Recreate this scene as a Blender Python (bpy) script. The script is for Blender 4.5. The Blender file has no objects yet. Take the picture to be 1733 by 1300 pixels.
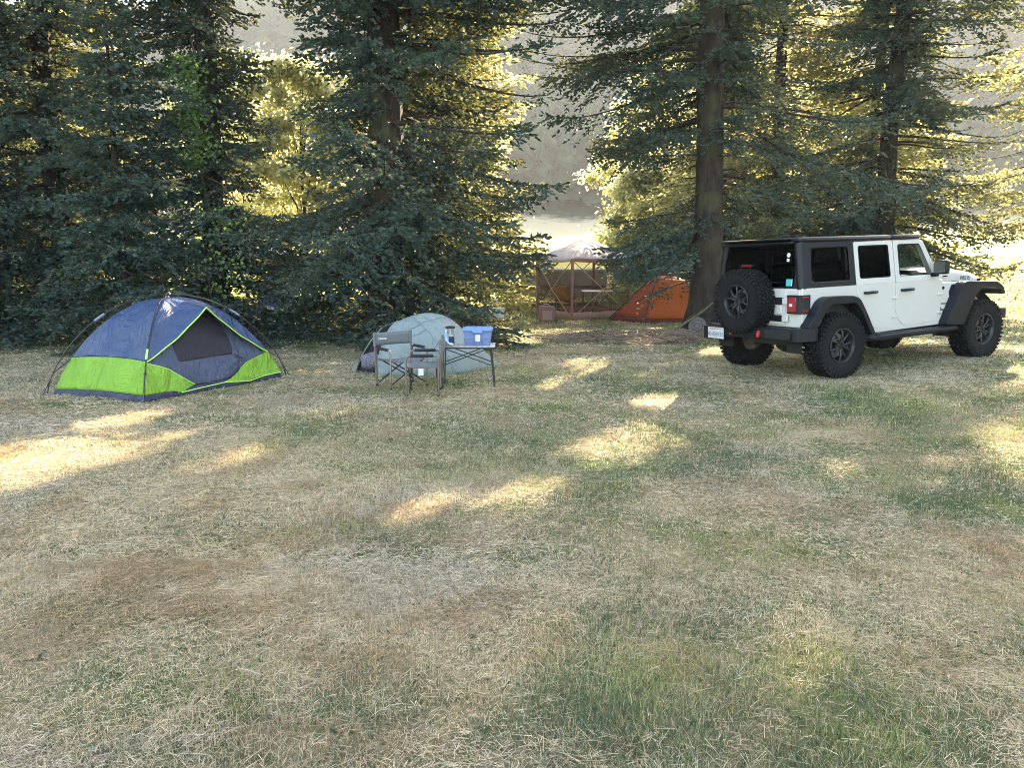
import bpy, bmesh, math, random
import numpy as np
from mathutils import Vector, Matrix, Euler
PI = math.pi
R = math.radians
scene = bpy.context.scene
col = scene.collection
rnd = random.Random(7)

# ------------------------------------------------------------------ helpers
def rot_to(d):
    return Vector(d).normalized().to_track_quat('Z', 'Y').to_matrix()

class MB:
    """collects simple shapes; build() links them as one mesh object"""
    def __init__(s):
        s.v, s.f = [], []
    def add(s, vs, fs):
        o = len(s.v)
        s.v += [tuple(p) for p in vs]
        s.f += [tuple(i + o for i in f) for f in fs]
        return s
    def box(s, c, d, m=None):
        vs = []
        for z in (-.5, .5):
            for x, y in ((-.5, -.5), (.5, -.5), (.5, .5), (-.5, .5)):
                p = Vector((x * d[0], y * d[1], z * d[2]))
                if m is not None: p = m @ p
                vs.append((p.x + c[0], p.y + c[1], p.z + c[2]))
        return s.add(vs, [(3, 2, 1, 0), (4, 5, 6, 7), (0, 1, 5, 4), (1, 2, 6, 5), (2, 3, 7, 6), (3, 0, 4, 7)])
    def tube(s, pts, r, n=8, caps=True):
        pts = [Vector(p) for p in pts]
        rs = r if isinstance(r, (list, tuple)) else [r] * len(pts)
        vs, fs = [], []
        t = (pts[1] - pts[0]).normalized()
        up = Vector((0, 0, 1)) if abs(t.z) < .9 else Vector((1, 0, 0))
        nrm = t.cross(up).normalized()
        for i, p in enumerate(pts):
            if i == 0: t = pts[1] - pts[0]
            elif i == len(pts) - 1: t = pts[-1] - pts[-2]
            else: t = pts[i + 1] - pts[i - 1]
            t.normalize()
            nrm = (nrm - t * nrm.dot(t)).normalized()
            b = t.cross(nrm)
            for k in range(n):
                a = 2 * PI * k / n
                q = p + (nrm * math.cos(a) + b * math.sin(a)) * rs[i]
                vs.append(q)
        for i in range(len(pts) - 1):
            for k in range(n):
                fs.append((i * n + k, i * n + (k + 1) % n, (i + 1) * n + (k + 1) % n, (i + 1) * n + k))
        if caps:
            fs.append(tuple(range(n - 1, -1, -1)))
            fs.append(tuple((len(pts) - 1) * n + k for k in range(n)))
        return s.add(vs, fs)
    def lathe(s, prof, c=(0, 0, 0), axis='Z', n=32, closed=False):
        """prof: list of (radius, height)"""
        vs, fs = [], []
        for r, h in prof:
            for k in range(n):
                a = 2 * PI * k / n
                x, y, z = r * math.cos(a), r * math.sin(a), h
                if axis == 'Y': x, y, z = x, z, -y
                if axis == 'X': x, y, z = z, x, y
                vs.append((x + c[0], y + c[1], z + c[2]))
        m = len(prof)
        for i in range(m - 1 if not closed else m):
            j = (i + 1) % m
            for k in range(n):
                fs.append((i * n + k, i * n + (k + 1) % n, j * n + (k + 1) % n, j * n + k))
        return s.add(vs, fs)
    def prism(s, poly, a, b, plane='XZ'):
        """polygon in a plane, extruded from a to b along the remaining axis"""
        def P(p, h):
            return {'XZ': (p[0], h, p[1]), 'YZ': (h, p[0], p[1]), 'XY': (p[0], p[1], h)}[plane]
        n = len(poly)
        vs = [P(p, a) for p in poly] + [P(p, b) for p in poly]
        fs = [tuple(range(n)), tuple(range(2 * n - 1, n - 1, -1))]
        for i in range(n):
            j = (i + 1) % n
            fs.append((j, i, n + i, n + j))
        return s.add(vs, fs)
    def grid(s, P, wrap=False):
        """P[i][j] points"""
        m, n = len(P), len(P[0])
        vs = [tuple(P[i][j]) for i in range(m) for j in range(n)]
        fs = []
        for i in range(m - 1):
            for j in range(n if wrap else n - 1):
                k = (j + 1) % n
                fs.append((i * n + j, (i + 1) * n + j, (i + 1) * n + k, i * n + k))
        return s.add(vs, fs)
    def ring(s, outer, inner):
        """band of quads between two loops with the same number of points"""
        n = len(outer)
        return s.add(list(outer) + list(inner), [(i, (i + 1) % n, n + (i + 1) % n, n + i) for i in range(n)])
    def build(s, name, mat, parent=None, smooth=35, bevel=0, seg=2, solid=0, offset=-1, fix=True, xf=None):
        me = bpy.data.meshes.new(name)
        me.from_pydata(s.v, [], s.f)
        if fix:
            bm = bmesh.new(); bm.from_mesh(me)
            bmesh.ops.remove_doubles(bm, verts=bm.verts, dist=1e-5)
            bmesh.ops.recalc_face_normals(bm, faces=bm.faces)
            bm.to_mesh(me); bm.free()
        if smooth:
            me.shade_smooth()
            me.set_sharp_from_angle(angle=R(smooth))
        me.materials.append(mat)
        o = bpy.data.objects.new(name, me)
        col.objects.link(o)
        if parent: o.parent = parent
        if xf is not None: o.matrix_local = xf
        if solid:
            m = o.modifiers.new('solid', 'SOLIDIFY'); m.thickness = solid; m.offset = offset
        if bevel:
            m = o.modifiers.new('bevel', 'BEVEL'); m.width = bevel; m.segments = seg
            m.limit_method = 'ANGLE'; m.angle_limit = R(30)
        return o

def tag(o, label=None, cat=None, group=None, kind=None):
    if label: o['label'] = label
    if cat: o['category'] = cat
    if group: o['group'] = group
    if kind: o['kind'] = kind
    return o
def thing(name, label, cat, loc=(0, 0, 0), rz=0, group=None):
    o = bpy.data.objects.new(name, None)
    o.empty_display_size = .2
    col.objects.link(o)
    o.location = loc; o.rotation_euler = (0, 0, rz)
    return tag(o, label, cat, group)
def copy_tree(o, parent=None):
    c = o.copy(); col.objects.link(c)
    if parent: c.parent = parent
    for ch in list(o.children): copy_tree(ch, c)
    return c
def text(body, size, mat, parent, m, name='lettering', extrude=.001, shear=0, space=1, bold=0, align='CENTER'):
    cu = bpy.data.curves.new(name, 'FONT')
    cu.body = body; cu.size = size; cu.align_x = align; cu.align_y = 'CENTER'
    cu.extrude = extrude; cu.shear = shear; cu.space_character = space; cu.offset = bold
    cu.materials.append(mat)
    t = bpy.data.objects.new(name, cu)
    me = bpy.data.meshes.new_from_object(t); bpy.data.objects.remove(t)
    if not me.materials: me.materials.append(mat)
    o = bpy.data.objects.new(name, me); col.objects.link(o)
    o.parent = parent; o.matrix_local = m
    return o
def frame(origin, xdir, ydir):
    x = Vector(xdir).normalized(); y = Vector(ydir); y = (y - x * y.dot(x)).normalized(); z = x.cross(y)
    m = Matrix((x, y, z)).transposed().to_4x4(); m.translation = Vector(origin)
    return m
def rrect(x0, x1, z0, z1, r, n=5):
    """rounded rectangle, counter-clockwise"""
    pts = []
    for cx, cz, a0 in ((x1 - r, z0 + r, -90), (x1 - r, z1 - r, 0), (x0 + r, z1 - r, 90), (x0 + r, z0 + r, 180)):
        for k in range(n):
            a = R(a0 + 90 * k / (n - 1))
            pts.append((cx + r * math.cos(a), cz + r * math.sin(a)))
    return pts
def round_poly(poly, r, n=5):
    """round the corners of a polygon by quadratic curves"""
    out = []
    m = len(poly)
    for i in range(m):
        p0, p1, p2 = Vector(poly[i - 1]), Vector(poly[i]), Vector(poly[(i + 1) % m])
        rr = r[i] if isinstance(r, (list, tuple)) else r
        a = p1 + (p0 - p1).normalized() * min(rr, (p0 - p1).length * .45)
        b = p1 + (p2 - p1).normalized() * min(rr, (p2 - p1).length * .45)
        for k in range(n):
            t = k / (n - 1)
            out.append(tuple(a * (1 - t) ** 2 + p1 * 2 * t * (1 - t) + b * t * t))
    return out

# fast mesh from numpy arrays of quads or tris; nper = verts per face
def np_mesh(name, verts, faces, mat, colors=None, parent=None, smooth=False):
    me = bpy.data.meshes.new(name)
    nf, k = faces.shape
    me.vertices.add(len(verts)); me.vertices.foreach_set('co', verts.astype(np.float32).ravel())
    me.loops.add(nf * k); me.loops.foreach_set('vertex_index', faces.astype(np.int32).ravel())
    me.polygons.add(nf)
    me.polygons.foreach_set('loop_start', np.arange(0, nf * k, k, dtype=np.int32))
    if smooth: me.polygons.foreach_set('use_smooth', np.ones(nf, dtype=bool))
    if colors is not None:
        at = me.color_attributes.new('Col', 'FLOAT_COLOR', 'POINT')
        c = np.ones((len(verts), 4), np.float32); c[:, :3] = colors
        at.data.foreach_set('color', c.ravel())
    me.update(calc_edges=True)
    me.materials.append(mat)
    o = bpy.data.objects.new(name, me); col.objects.link(o)
    if parent: o.parent = parent
    return o

# value noise in numpy
_perm = np.random.RandomState(3).rand(256, 256)
def vnoise(x, y, s, seed=0):
    x = np.asarray(x, float) / s + 17.3 * seed + 1000; y = np.asarray(y, float) / s + 9.7 * seed + 1000
    xi = np.floor(x).astype(int); yi = np.floor(y).astype(int)
    fx = x - xi; fy = y - yi
    fx = fx * fx * (3 - 2 * fx); fy = fy * fy * (3 - 2 * fy)
    g = lambda a, b: _perm[a % 256, b % 256]
    return (g(xi, yi) * (1 - fx) + g(xi + 1, yi) * fx) * (1 - fy) + (g(xi, yi + 1) * (1 - fx) + g(xi + 1, yi + 1) * fx) * fy
def fbm(x, y, s, seed=0, o=4):
    t, a, n = 0, 1, 0
    for k in range(o):
        t = t + a * vnoise(x, y, s / 2 ** k, seed + k * 3); n += a; a *= .55
    return t / n
def sstep(a, b, x):
    t = np.clip((np.asarray(x, float) - a) / (b - a), 0, 1)
    return t * t * (3 - 2 * t)

# ------------------------------------------------------------------ materials
def new_mat(name):
    m = bpy.data.materials.new(name); m.use_nodes = True
    nt = m.node_tree
    return m, nt, nt.nodes['Principled BSDF'], nt.nodes['Material Output']
def N(nt, t, **kw):
    n = nt.nodes.new(t)
    for k, v in kw.items():
        if k in n.inputs: n.inputs[k].default_value = v
        else: setattr(n, k, v)
    return n
def ramp(nt, stops, src):
    r = nt.nodes.new('ShaderNodeValToRGB')
    e = r.color_ramp.elements
    while len(e) < len(stops): e.new(.5)
    for q, (p, c) in zip(e, stops):
        q.position = p; q.color = (*c, 1) if len(c) == 3 else c
    nt.links.new(src, r.inputs[0])
    return r
def mat(name, c, rough=.5, metal=0, var=.12, scale=6, bump=0, bscale=40, coat=0, spec=.5, trans=0, coords='Object', sheen=0, emit=None):
    """principled material with a little uneven wear in colour, gloss and surface"""
    m, nt, b, out = new_mat(name)
    tc = N(nt, 'ShaderNodeTexCoord')
    no = N(nt, 'ShaderNodeTexNoise', Scale=scale, Detail=6, Roughness=.6)
    nt.links.new(tc.outputs[coords], no.inputs['Vector'])
    lo = tuple(max(0, x * (1 - var)) for x in c); hi = tuple(min(1, x * (1 + var)) for x in c)
    r = ramp(nt, [(.3, lo), (.7, hi)], no.outputs['Fac'])
    nt.links.new(r.outputs[0], b.inputs['Base Color'])
    mr = N(nt, 'ShaderNodeMapRange'); mr.inputs[3].default_value = max(0, rough - .08); mr.inputs[4].default_value = min(1, rough + .08)
    nt.links.new(no.outputs['Fac'], mr.inputs[0]); nt.links.new(mr.outputs[0], b.inputs['Roughness'])
    b.inputs['Metallic'].default_value = metal
    b.inputs['Coat Weight'].default_value = coat
    b.inputs['Specular IOR Level'].default_value = spec
    b.inputs['Sheen Weight'].default_value = sheen
    if bump:
        n2 = N(nt, 'ShaderNodeTexNoise', Scale=bscale, Detail=4)
        nt.links.new(tc.outputs[coords], n2.inputs['Vector'])
        bp = N(nt, 'ShaderNodeBump', Strength=bump, Distance=.02)
        nt.links.new(n2.outputs['Fac'], bp.inputs['Height']); nt.links.new(bp.outputs[0], b.inputs['Normal'])
    if trans:
        tr = N(nt, 'ShaderNodeBsdfTranslucent'); mx = N(nt, 'ShaderNodeMixShader', Fac=trans)
        nt.links.new(r.outputs[0], tr.inputs[0]); nt.links.new(b.outputs[0], mx.inputs[1]); nt.links.new(tr.outputs[0], mx.inputs[2])
        nt.links.new(mx.outputs[0], out.inputs['Surface'])
    return m
def glass_mat(name, tint, ior=1.5, rough=.0):
    m, nt, b, out = new_mat(name)
    nt.nodes.remove(b)
    tr = N(nt, 'ShaderNodeBsdfTransparent'); tr.inputs[0].default_value = (*tint, 1)
    gl = N(nt, 'ShaderNodeBsdfGlossy', Roughness=rough)
    lw = N(nt, 'ShaderNodeLayerWeight', Blend=.5)
    pw = N(nt, 'ShaderNodeMath', operation='POWER'); pw.inputs[1].default_value = 5; nt.links.new(lw.outputs['Facing'], pw.inputs[0])
    fr = N(nt, 'ShaderNodeMath', operation='MULTIPLY_ADD'); fr.inputs[1].default_value = .94; fr.inputs[2].default_value = .03; nt.links.new(pw.outputs[0], fr.inputs[0])
    tc = N(nt, 'ShaderNodeTexCoord'); no = N(nt, 'ShaderNodeTexNoise', Scale=1.5, Detail=2); bp = N(nt, 'ShaderNodeBump', Strength=.05, Distance=.05)
    nt.links.new(tc.outputs['Object'], no.inputs[0]); nt.links.new(no.outputs[0], bp.inputs['Height']); nt.links.new(bp.outputs[0], gl.inputs['Normal'])
    mx = N(nt, 'ShaderNodeMixShader')
    nt.links.new(fr.outputs[0], mx.inputs[0]); nt.links.new(tr.outputs[0], mx.inputs[1]); nt.links.new(gl.outputs[0], mx.inputs[2])
    nt.links.new(mx.outputs[0], out.inputs['Surface'])
    return m
def fabric(name, c, trans=.25, rough=.7, wr=.35, wscale=3.5, var=.07, spec=.3):
    """thin tent cloth: wrinkles and a little light coming through"""
    m, nt, b, out = new_mat(name)
    tc = N(nt, 'ShaderNodeTexCoord')
    mp = N(nt, 'ShaderNodeMapping'); mp.inputs['Scale'].default_value = (1, 1, .35)
    nt.links.new(tc.outputs['Object'], mp.inputs[0])
    w = N(nt, 'ShaderNodeTexNoise', Scale=wscale, Detail=5, Roughness=.55, Distortion=.6)
    nt.links.new(mp.outputs[0], w.inputs[0])
    w2 = N(nt, 'ShaderNodeTexNoise', Scale=600, Detail=1)
    nt.links.new(tc.outputs['Object'], w2.inputs[0])
    r = ramp(nt, [(.3, tuple(x * (1 - var) for x in c)), (.7, tuple(min(1, x * (1 + var)) for x in c))], w.outputs['Fac'])
    nt.links.new(r.outputs[0], b.inputs['Base Color'])
    b.inputs['Roughness'].default_value = rough; b.inputs['Specular IOR Level'].default_value = spec
    bp = N(nt, 'ShaderNodeBump', Strength=min(1, wr), Distance=.30); nt.links.new(w.outputs['Fac'], bp.inputs['Height'])
    nt.links.new(bp.outputs[0], b.inputs['Normal'])
    if trans:
        tr = N(nt, 'ShaderNodeBsdfTranslucent'); mx = N(nt, 'ShaderNodeMixShader', Fac=trans)
        nt.links.new(r.outputs[0], tr.inputs[0]); nt.links.new(b.outputs[0], mx.inputs[1]); nt.links.new(tr.outputs[0], mx.inputs[2])
        nt.links.new(bp.outputs[0], tr.inputs['Normal'])
        nt.links.new(mx.outputs[0], out.inputs['Surface'])
    return m
DENS, QUAL, HAZE, DENOISE = 1.0, 1.0, .0005, True
# ------------------------------------------------------------------ camera, sun, sky
CAM_Z, FPX, HOR = 1.8, 1302.0, 230.0
PITCH = math.atan(HOR / FPX)
cam = bpy.data.cameras.new('camera')
cam.sensor_width = 36; cam.lens = 36 * FPX / 1733; cam.clip_end = 3000; cam.clip_start = .05
cam_o = bpy.data.objects.new('camera', cam); col.objects.link(cam_o)
cam_o.location = (0, 0, CAM_Z); cam_o.rotation_euler = (PI / 2 - PITCH, 0, 0)
scene.camera = cam_o

SUN_AZ, SUN_EL = R(25), R(27)        # azimuth measured from +Y towards +X
SUN = np.array([math.sin(SUN_AZ) * math.cos(SUN_EL), math.cos(SUN_AZ) * math.cos(SUN_EL), math.sin(SUN_EL)])
sl = bpy.data.lights.new('sun', 'SUN'); sl.energy = 5.0; sl.angle = R(.53); sl.color = (1, .86, .66)
so = bpy.data.objects.new('sun', sl); col.objects.link(so)
so.rotation_euler = Vector(-SUN).to_track_quat('-Z', 'Y').to_euler()
w = bpy.data.worlds.new('World'); scene.world = w; w.use_nodes = True
nt = w.node_tree
sky = nt.nodes.new('ShaderNodeTexSky'); sky.sky_type = 'NISHITA'; sky.sun_disc = False
sky.sun_elevation = SUN_EL; sky.sun_rotation = SUN_AZ; sky.air_density = 1.2; sky.dust_density = 2.0; sky.ozone_density = 1.0
bg = nt.nodes['Background']; bg.inputs[1].default_value = .115
nt.links.new(sky.outputs[0], bg.inputs[0])
scene.view_settings.view_transform = 'Standard'; scene.view_settings.look = 'None'
scene.view_settings.exposure = 3.1; scene.view_settings.gamma = 1
scene.view_settings.use_white_balance = True; scene.view_settings.white_balance_temperature = 7350; scene.view_settings.white_balance_tint = 8     # camera balanced for open shade

# ------------------------------------------------------------------ terrain
def height(x, y):
    x = np.asarray(x, float); y = np.asarray(y, float)
    z = .035 * (fbm(x, y, 2.5, 5) - .5) * sstep(60, 20, np.hypot(x, y)) * 2
    wc = np.exp(-(((x - 5.29) ** 2 + (y - 11.58) ** 2) / 16) ** 2)          # the car stands on a slight rise
    z = z * (1 - wc) + wc * (.116 + .0376 * (x - 5.29) - .0138 * (y - 11.58))
    z = z - .12 * sstep(14.5, 20, y) + .12 * sstep(2, 9, x) * sstep(14.5, 20, y)
    z = z + .055 * np.clip(y - 34, 0, 80) * sstep(34, 44, y)
    z = z + .03 * np.clip(x - 8, 0, 60) * sstep(22, 40, y) * sstep(120, 60, y)
    crest = 66 + 22 * sstep(-170, 10, x) + 14 * (fbm(x, y * 0, 90, 2) - .5)
    hill = crest * sstep(95, 300, y) ** 1.0 + 8 * (fbm(x, y, 60, 8) - .5) * sstep(100, 160, y)
    z = z + hill
    side = sstep(90, 260, np.abs(x)) * 40 * sstep(40, 120, y)
    return z + side * sstep(300, 90, y)
def axis_pts(a, b, near, d0, g):
    p = [0.0]; d = d0
    while p[-1] < b:
        if p[-1] > near: d *= g
        p.append(p[-1] + d)
    q = [0.0]; d = d0
    while q[-1] > a:
        if q[-1] < -near: d *= g
        q.append(q[-1] - d)
    return np.array(sorted(set(q + p)))
xs = axis_pts(-520, 520, 14, .3, 1.08); ys = axis_pts(-60, 560, 24, .3, 1.06)
X, Y = np.meshgrid(xs, ys, indexing='ij')
Z = height(X, Y)
nx, ny = len(xs), len(ys)
idx = np.arange(nx * ny).reshape(nx, ny)
fc = np.stack([idx[:-1, :-1], idx[1:, :-1], idx[1:, 1:], idx[:-1, 1:]], -1).reshape(-1, 4)

def lawn_green(x, y):
    """0 = dry straw, 1 = green; shared by the soil sheet's idea of cover and the blades"""
    g = fbm(x, y, .85, 11, 6) * .75 + fbm(x, y, 6, 21, 3) * .35
    g = g + .16 * sstep(1.0, 5.5, x) * sstep(3, 8, y) * .6 - .05 * sstep(1, -5, x)
    g = g + .07 * sstep(4.2, 2.6, y) * sstep(-1.2, .4, x) + .10 * np.exp(-((x - .3) / .8) ** 2 - ((y - 4.6) / .5) ** 2)
    far = sstep(12.5, 17, y)
    g = g + .25 * far
    return g

gm, nt, b, out = new_mat('lawn_soil_and_meadow')
geo = N(nt, 'ShaderNodeNewGeometry')
n1 = N(nt, 'ShaderNodeTexNoise', Scale=.9, Detail=6, Roughness=.62); nt.links.new(geo.outputs['Position'], n1.inputs[0])
n2 = N(nt, 'ShaderNodeTexNoise', Scale=38, Detail=5, Roughness=.7); nt.links.new(geo.outputs['Position'], n2.inputs[0])
thatch = ramp(nt, [(.25, (.10, .075, .045)), (.5, (.26, .205, .125)), (.75, (.44, .36, .23))], n2.outputs[0])
green = ramp(nt, [(.3, (.04, .065, .02)), (.7, (.13, .16, .06))], n2.outputs[0])
gsel = ramp(nt, [(.46, (0, 0, 0)), (.62, (1, 1, 1))], n1.outputs[0])
mx1 = N(nt, 'ShaderNodeMix', data_type='RGBA')
nt.links.new(gsel.outputs[0], mx1.inputs[0]); nt.links.new(thatch.outputs[0], mx1.inputs[6]); nt.links.new(green.outputs[0], mx1.inputs[7])
sep = N(nt, 'ShaderNodeSeparateXYZ'); nt.links.new(geo.outputs['Position'], sep.inputs[0])
# meadow beyond the trees: mown hay field with a pale tan strip, then forest soil on the hill
n3 = N(nt, 'ShaderNodeTexNoise', Scale=.12, Detail=7, Roughness=.6); nt.links.new(geo.outputs['Position'], n3.inputs[0])
mead = ramp(nt, [(.35, (.20, .24, .045)), (.52, (.33, .33, .08)), (.7, (.42, .38, .13))], n3.outputs[0])
mr = N(nt, 'ShaderNodeMapRange'); mr.inputs[1].default_value = 19; mr.inputs[2].default_value = 30; nt.links.new(sep.outputs['Y'], mr.inputs[0])
mx2 = N(nt, 'ShaderNodeMix', data_type='RGBA')
nt.links.new(mr.outputs[0], mx2.inputs[0]); nt.links.new(mx1.outputs[2], mx2.inputs[6]); nt.links.new(mead.outputs[0], mx2.inputs[7])
ad = N(nt, 'ShaderNodeMath', operation='MULTIPLY_ADD'); ad.inputs[1].default_value = 40; nt.links.new(n3.outputs[0], ad.inputs[0]); nt.links.new(sep.outputs['Y'], ad.inputs[2])
strip = N(nt, 'ShaderNodeMapRange'); strip.inputs[1].default_value = 108; strip.inputs[2].default_value = 114; nt.links.new(ad.outputs[0], strip.inputs[0])
mx3 = N(nt, 'ShaderNodeMix', data_type='RGBA'); mx3.inputs[7].default_value = (.40, .32, .20, 1)
nt.links.new(strip.outputs[0], mx3.inputs[0]); nt.links.new(mx2.outputs[2], mx3.inputs[6])
hl = N(nt, 'ShaderNodeMapRange'); hl.inputs[1].default_value = 128; hl.inputs[2].default_value = 134; nt.links.new(ad.outputs[0], hl.inputs[0])
mx4 = N(nt, 'ShaderNodeMix', data_type='RGBA'); mx4.inputs[7].default_value = (.025, .03, .015, 1)
nt.links.new(hl.outputs[0], mx4.inputs[0]); nt.links.new(mx3.outputs[2], mx4.inputs[6])
lv = N(nt, 'ShaderNodeVectorMath', operation='SUBTRACT'); lv.inputs[1].default_value = (2.9, 15.6, 0); nt.links.new(geo.outputs['Position'], lv.inputs[0])
lm = N(nt, 'ShaderNodeVectorMath', operation='MULTIPLY'); lm.inputs[1].default_value = (.42, .9, 0); nt.links.new(lv.outputs[0], lm.inputs[0])
ll = N(nt, 'ShaderNodeVectorMath', operation='LENGTH'); nt.links.new(lm.outputs[0], ll.inputs[0])
la = N(nt, 'ShaderNodeMath', operation='MULTIPLY_ADD'); la.inputs[1].default_value = 1.2; nt.links.new(n1.outputs[0], la.inputs[0]); nt.links.new(ll.outputs['Value'], la.inputs[2])
lr = N(nt, 'ShaderNodeMapRange'); lr.inputs[1].default_value = 1.6; lr.inputs[2].default_value = 1.25; nt.links.new(la.outputs[0], lr.inputs[0])
duff = ramp(nt, [(.3, (.05, .032, .022)), (.55, (.13, .09, .06)), (.75, (.28, .2, .13))], n2.outputs[0])
mx5 = N(nt, 'ShaderNodeMix', data_type='RGBA'); nt.links.new(lr.outputs[0], mx5.inputs[0]); nt.links.new(mx4.outputs[2], mx5.inputs[6]); nt.links.new(duff.outputs[0], mx5.inputs[7])
nt.links.new(mx5.outputs[2], b.inputs['Base Color'])
b.inputs['Roughness'].default_value = .95; b.inputs['Specular IOR Level'].default_value = .1
bp = N(nt, 'ShaderNodeBump', Strength=.8, Distance=.03); nt.links.new(n2.outputs[0], bp.inputs['Height']); nt.links.new(bp.outputs[0], b.inputs['Normal'])
ground_o = np_mesh('ground', np.stack([X, Y, Z], -1).reshape(-1, 3), fc, gm, smooth=True)
tag(ground_o, kind='structure')

# ------------------------------------------------------------------ grass blades
gmat, nt, b, out = new_mat('grass_blades')
at = N(nt, 'ShaderNodeAttribute', attribute_name='Col')
nt.links.new(at.outputs['Color'], b.inputs['Base Color'])
b.inputs['Roughness'].default_value = .55; b.inputs['Specular IOR Level'].default_value = .35
tr = N(nt, 'ShaderNodeBsdfTranslucent'); mx = N(nt, 'ShaderNodeMixShader', Fac=.3)
nt.links.new(at.outputs['Color'], tr.inputs[0]); nt.links.new(b.outputs[0], mx.inputs[1]); nt.links.new(tr.outputs[0], mx.inputs[2])
nt.links.new(mx.outputs[0], out.inputs['Surface'])

def blades(rs, n, y0, y1, wid, lscale, xk=.78, xmin=None, xmax=None):
    # even density over the trapezoid the camera can see (with a margin)
    u = rs.rand(n); y = np.sqrt(y0 ** 2 + u * (y1 ** 2 - y0 ** 2))
    x = (rs.rand(n) * 2 - 1) * (xk * y + 1.9)
    return x, y, np.full(n, wid), np.full(n, lscale)
rs = np.random.RandomState(5)
sets = [blades(rs, int(520000 * DENS), 1.7, 4.2, .00115, 1.0), blades(rs, int(440000 * DENS), 4.2, 7.5, .0017, 1.0), blades(rs, int(390000 * DENS), 7.5, 13, .0030, 1.0),
        blades(rs, int(170000 * DENS), 13, 24, .0065, 1.1), blades(rs, int(60000 * DENS), 24, 46, .022, 1.6)]
bx = np.concatenate([s[0] for s in sets]); by = np.concatenate([s[1] for s in sets])
bw = np.concatenate([s[2] for s in sets]); bl = np.concatenate([s[3] for s in sets])
bare = np.exp(-(((bx - 2.9) / 2.5) ** 2 + ((by - 15.6) / 1.15) ** 2) ** 2)            # trodden needle litter under the open spruce
keep = rs.rand(len(bx)) > .74 * bare
bx, by, bw, bl = bx[keep], by[keep], bw[keep], bl[keep]
n = len(bx)
# clump: some blades share a tuft with their neighbours in the list
grp = np.arange(n) // 9 * 9
spread = .012 + .5 * bw ** .5 * .35
tuft = rs.rand(n) < .5
bx = np.where(tuft, bx[grp] + rs.normal(0, 1, n) * spread, bx); by = np.where(tuft, by[grp] + rs.normal(0, 1, n) * spread, by)
g = lawn_green(bx, by) + rs.normal(0, .045, n) + (rs.normal(0, .07, n)[grp])
flat = sstep(.56, .38, fbm(bx, by, .7, 31, 5) + rs.normal(0, .06, n))          # patches of lying straw
gr = sstep(.53, .72, g)                                                        # greenness
brown = sstep(.60, .68, fbm(bx, by, .5, 41, 5) + .10 * np.exp(-((bx + 1.7) / 1.3) ** 2 - ((by - 3.7) / .8) ** 2) + .07 * np.exp(-((bx - 2.8) / .8) ** 2 - ((by - 4.7) / .6) ** 2) + rs.normal(0, .03, n) + rs.normal(0, .05, n)[grp]) * (1 - gr)
straw = np.array([.62, .52, .375]); tan = np.array([.50, .375, .23]); brn = np.array([.42, .30, .18]); grn = np.array([.17, .21, .085]); dgr = np.array([.075, .12, .06]); ygr = np.array([.29, .30, .10])
r1 = rs.rand(n, 1)
base = straw * r1 + tan * (1 - r1)
base = base * (1 - brown[:, None]) + (brn * (.7 + .6 * rs.rand(n, 1))) * brown[:, None]
r2 = fbm(bx, by, .7, 51, 3)[:, None] + rs.normal(0, .15, (n, 1))
gcol = np.where(r2 < .50, dgr, np.where(r2 < .66, grn, ygr)) * (.75 + .5 * rs.rand(n, 1))
isg = (rs.rand(n) < gr * .78 + .05)[:, None]
weed = ((rs.rand(n)[grp] < .022) & tuft & (by < 10))                            # low broad-leaved rosettes
isg = isg | weed[:, None]; gcol = np.where(weed[:, None], np.array([.07, .125, .045]) * (.7 + .6 * rs.rand(n, 1)), gcol)
c = np.where(isg, gcol, base)
grey = (fbm(bx, by, 1.2, 61, 4) + rs.normal(0, .05, n) > .53)[:, None] & ~isg
c = np.where(grey, c * np.array([.92, .96, 1.08]), c)
tone = np.clip(rs.normal(1, .20, n)[grp] * rs.normal(1, .12, n), .5, 1.5)[:, None]
c = np.clip(c * tone * 1.08, 0, .85)
L = (.014 + .022 * rs.rand(n) ** 1.4) * bl * (.75 + .9 * sstep(.35, .75, fbm(bx, by, .8, 71, 3)))
L = np.where(isg[:, 0], L * 1.2, L) * np.clip(rs.normal(1, .22, n)[grp], .5, 1.7)
lying = (rs.rand(n) < .18 + .68 * flat) & ~isg[:, 0]
L = np.where(lying, L * 2.0, L)
az = rs.rand(n) * 2 * PI + 0
azf = fbm(bx, by, .6, 81, 2) * 4 * PI
az = np.where(rs.rand(n) < .30, azf + rs.normal(0, .5, n), az)
tilt = np.where(lying, R(78) + rs.rand(n) * R(12), np.abs(rs.normal(R(30), R(24), n)))
L = np.where(weed, .022 + .022 * rs.rand(n), L); tilt = np.where(weed, R(52) + rs.rand(n) * R(25), tilt); az = np.where(weed, rs.rand(n) * 2 * PI, az); bw = np.where(weed, .0055, bw)
dirh = np.stack([np.cos(az), np.sin(az)], -1)
d1 = np.concatenate([dirh * np.sin(np.where(lying, tilt, tilt * .75))[:, None], np.cos(np.where(lying, tilt, tilt * .75))[:, None]], -1)
t2 = np.minimum(tilt * 1.22 + R(4), R(95)); t2 = np.where(lying, R(85) + rs.rand(n) * R(14), t2)
d2 = np.concatenate([dirh * np.sin(t2)[:, None], np.cos(t2)[:, None]], -1)
sd = np.stack([-dirh[:, 1], dirh[:, 0], np.zeros(n)], -1)
tw = rs.normal(0, .6, n)[:, None]
sd = sd * np.cos(tw) + np.cross(sd, d1) * np.sin(tw)
bz = height(bx, by) - .004 + np.where(lying, .006 + .022 * rs.rand(n), 0)
P0 = np.stack([bx, by, bz], -1)
P1 = P0 + d1 * (L * .5)[:, None]; P2 = P1 + d2 * (L * .5)[:, None]
W = (bw * (.7 + .6 * rs.rand(n)))[:, None]
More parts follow.
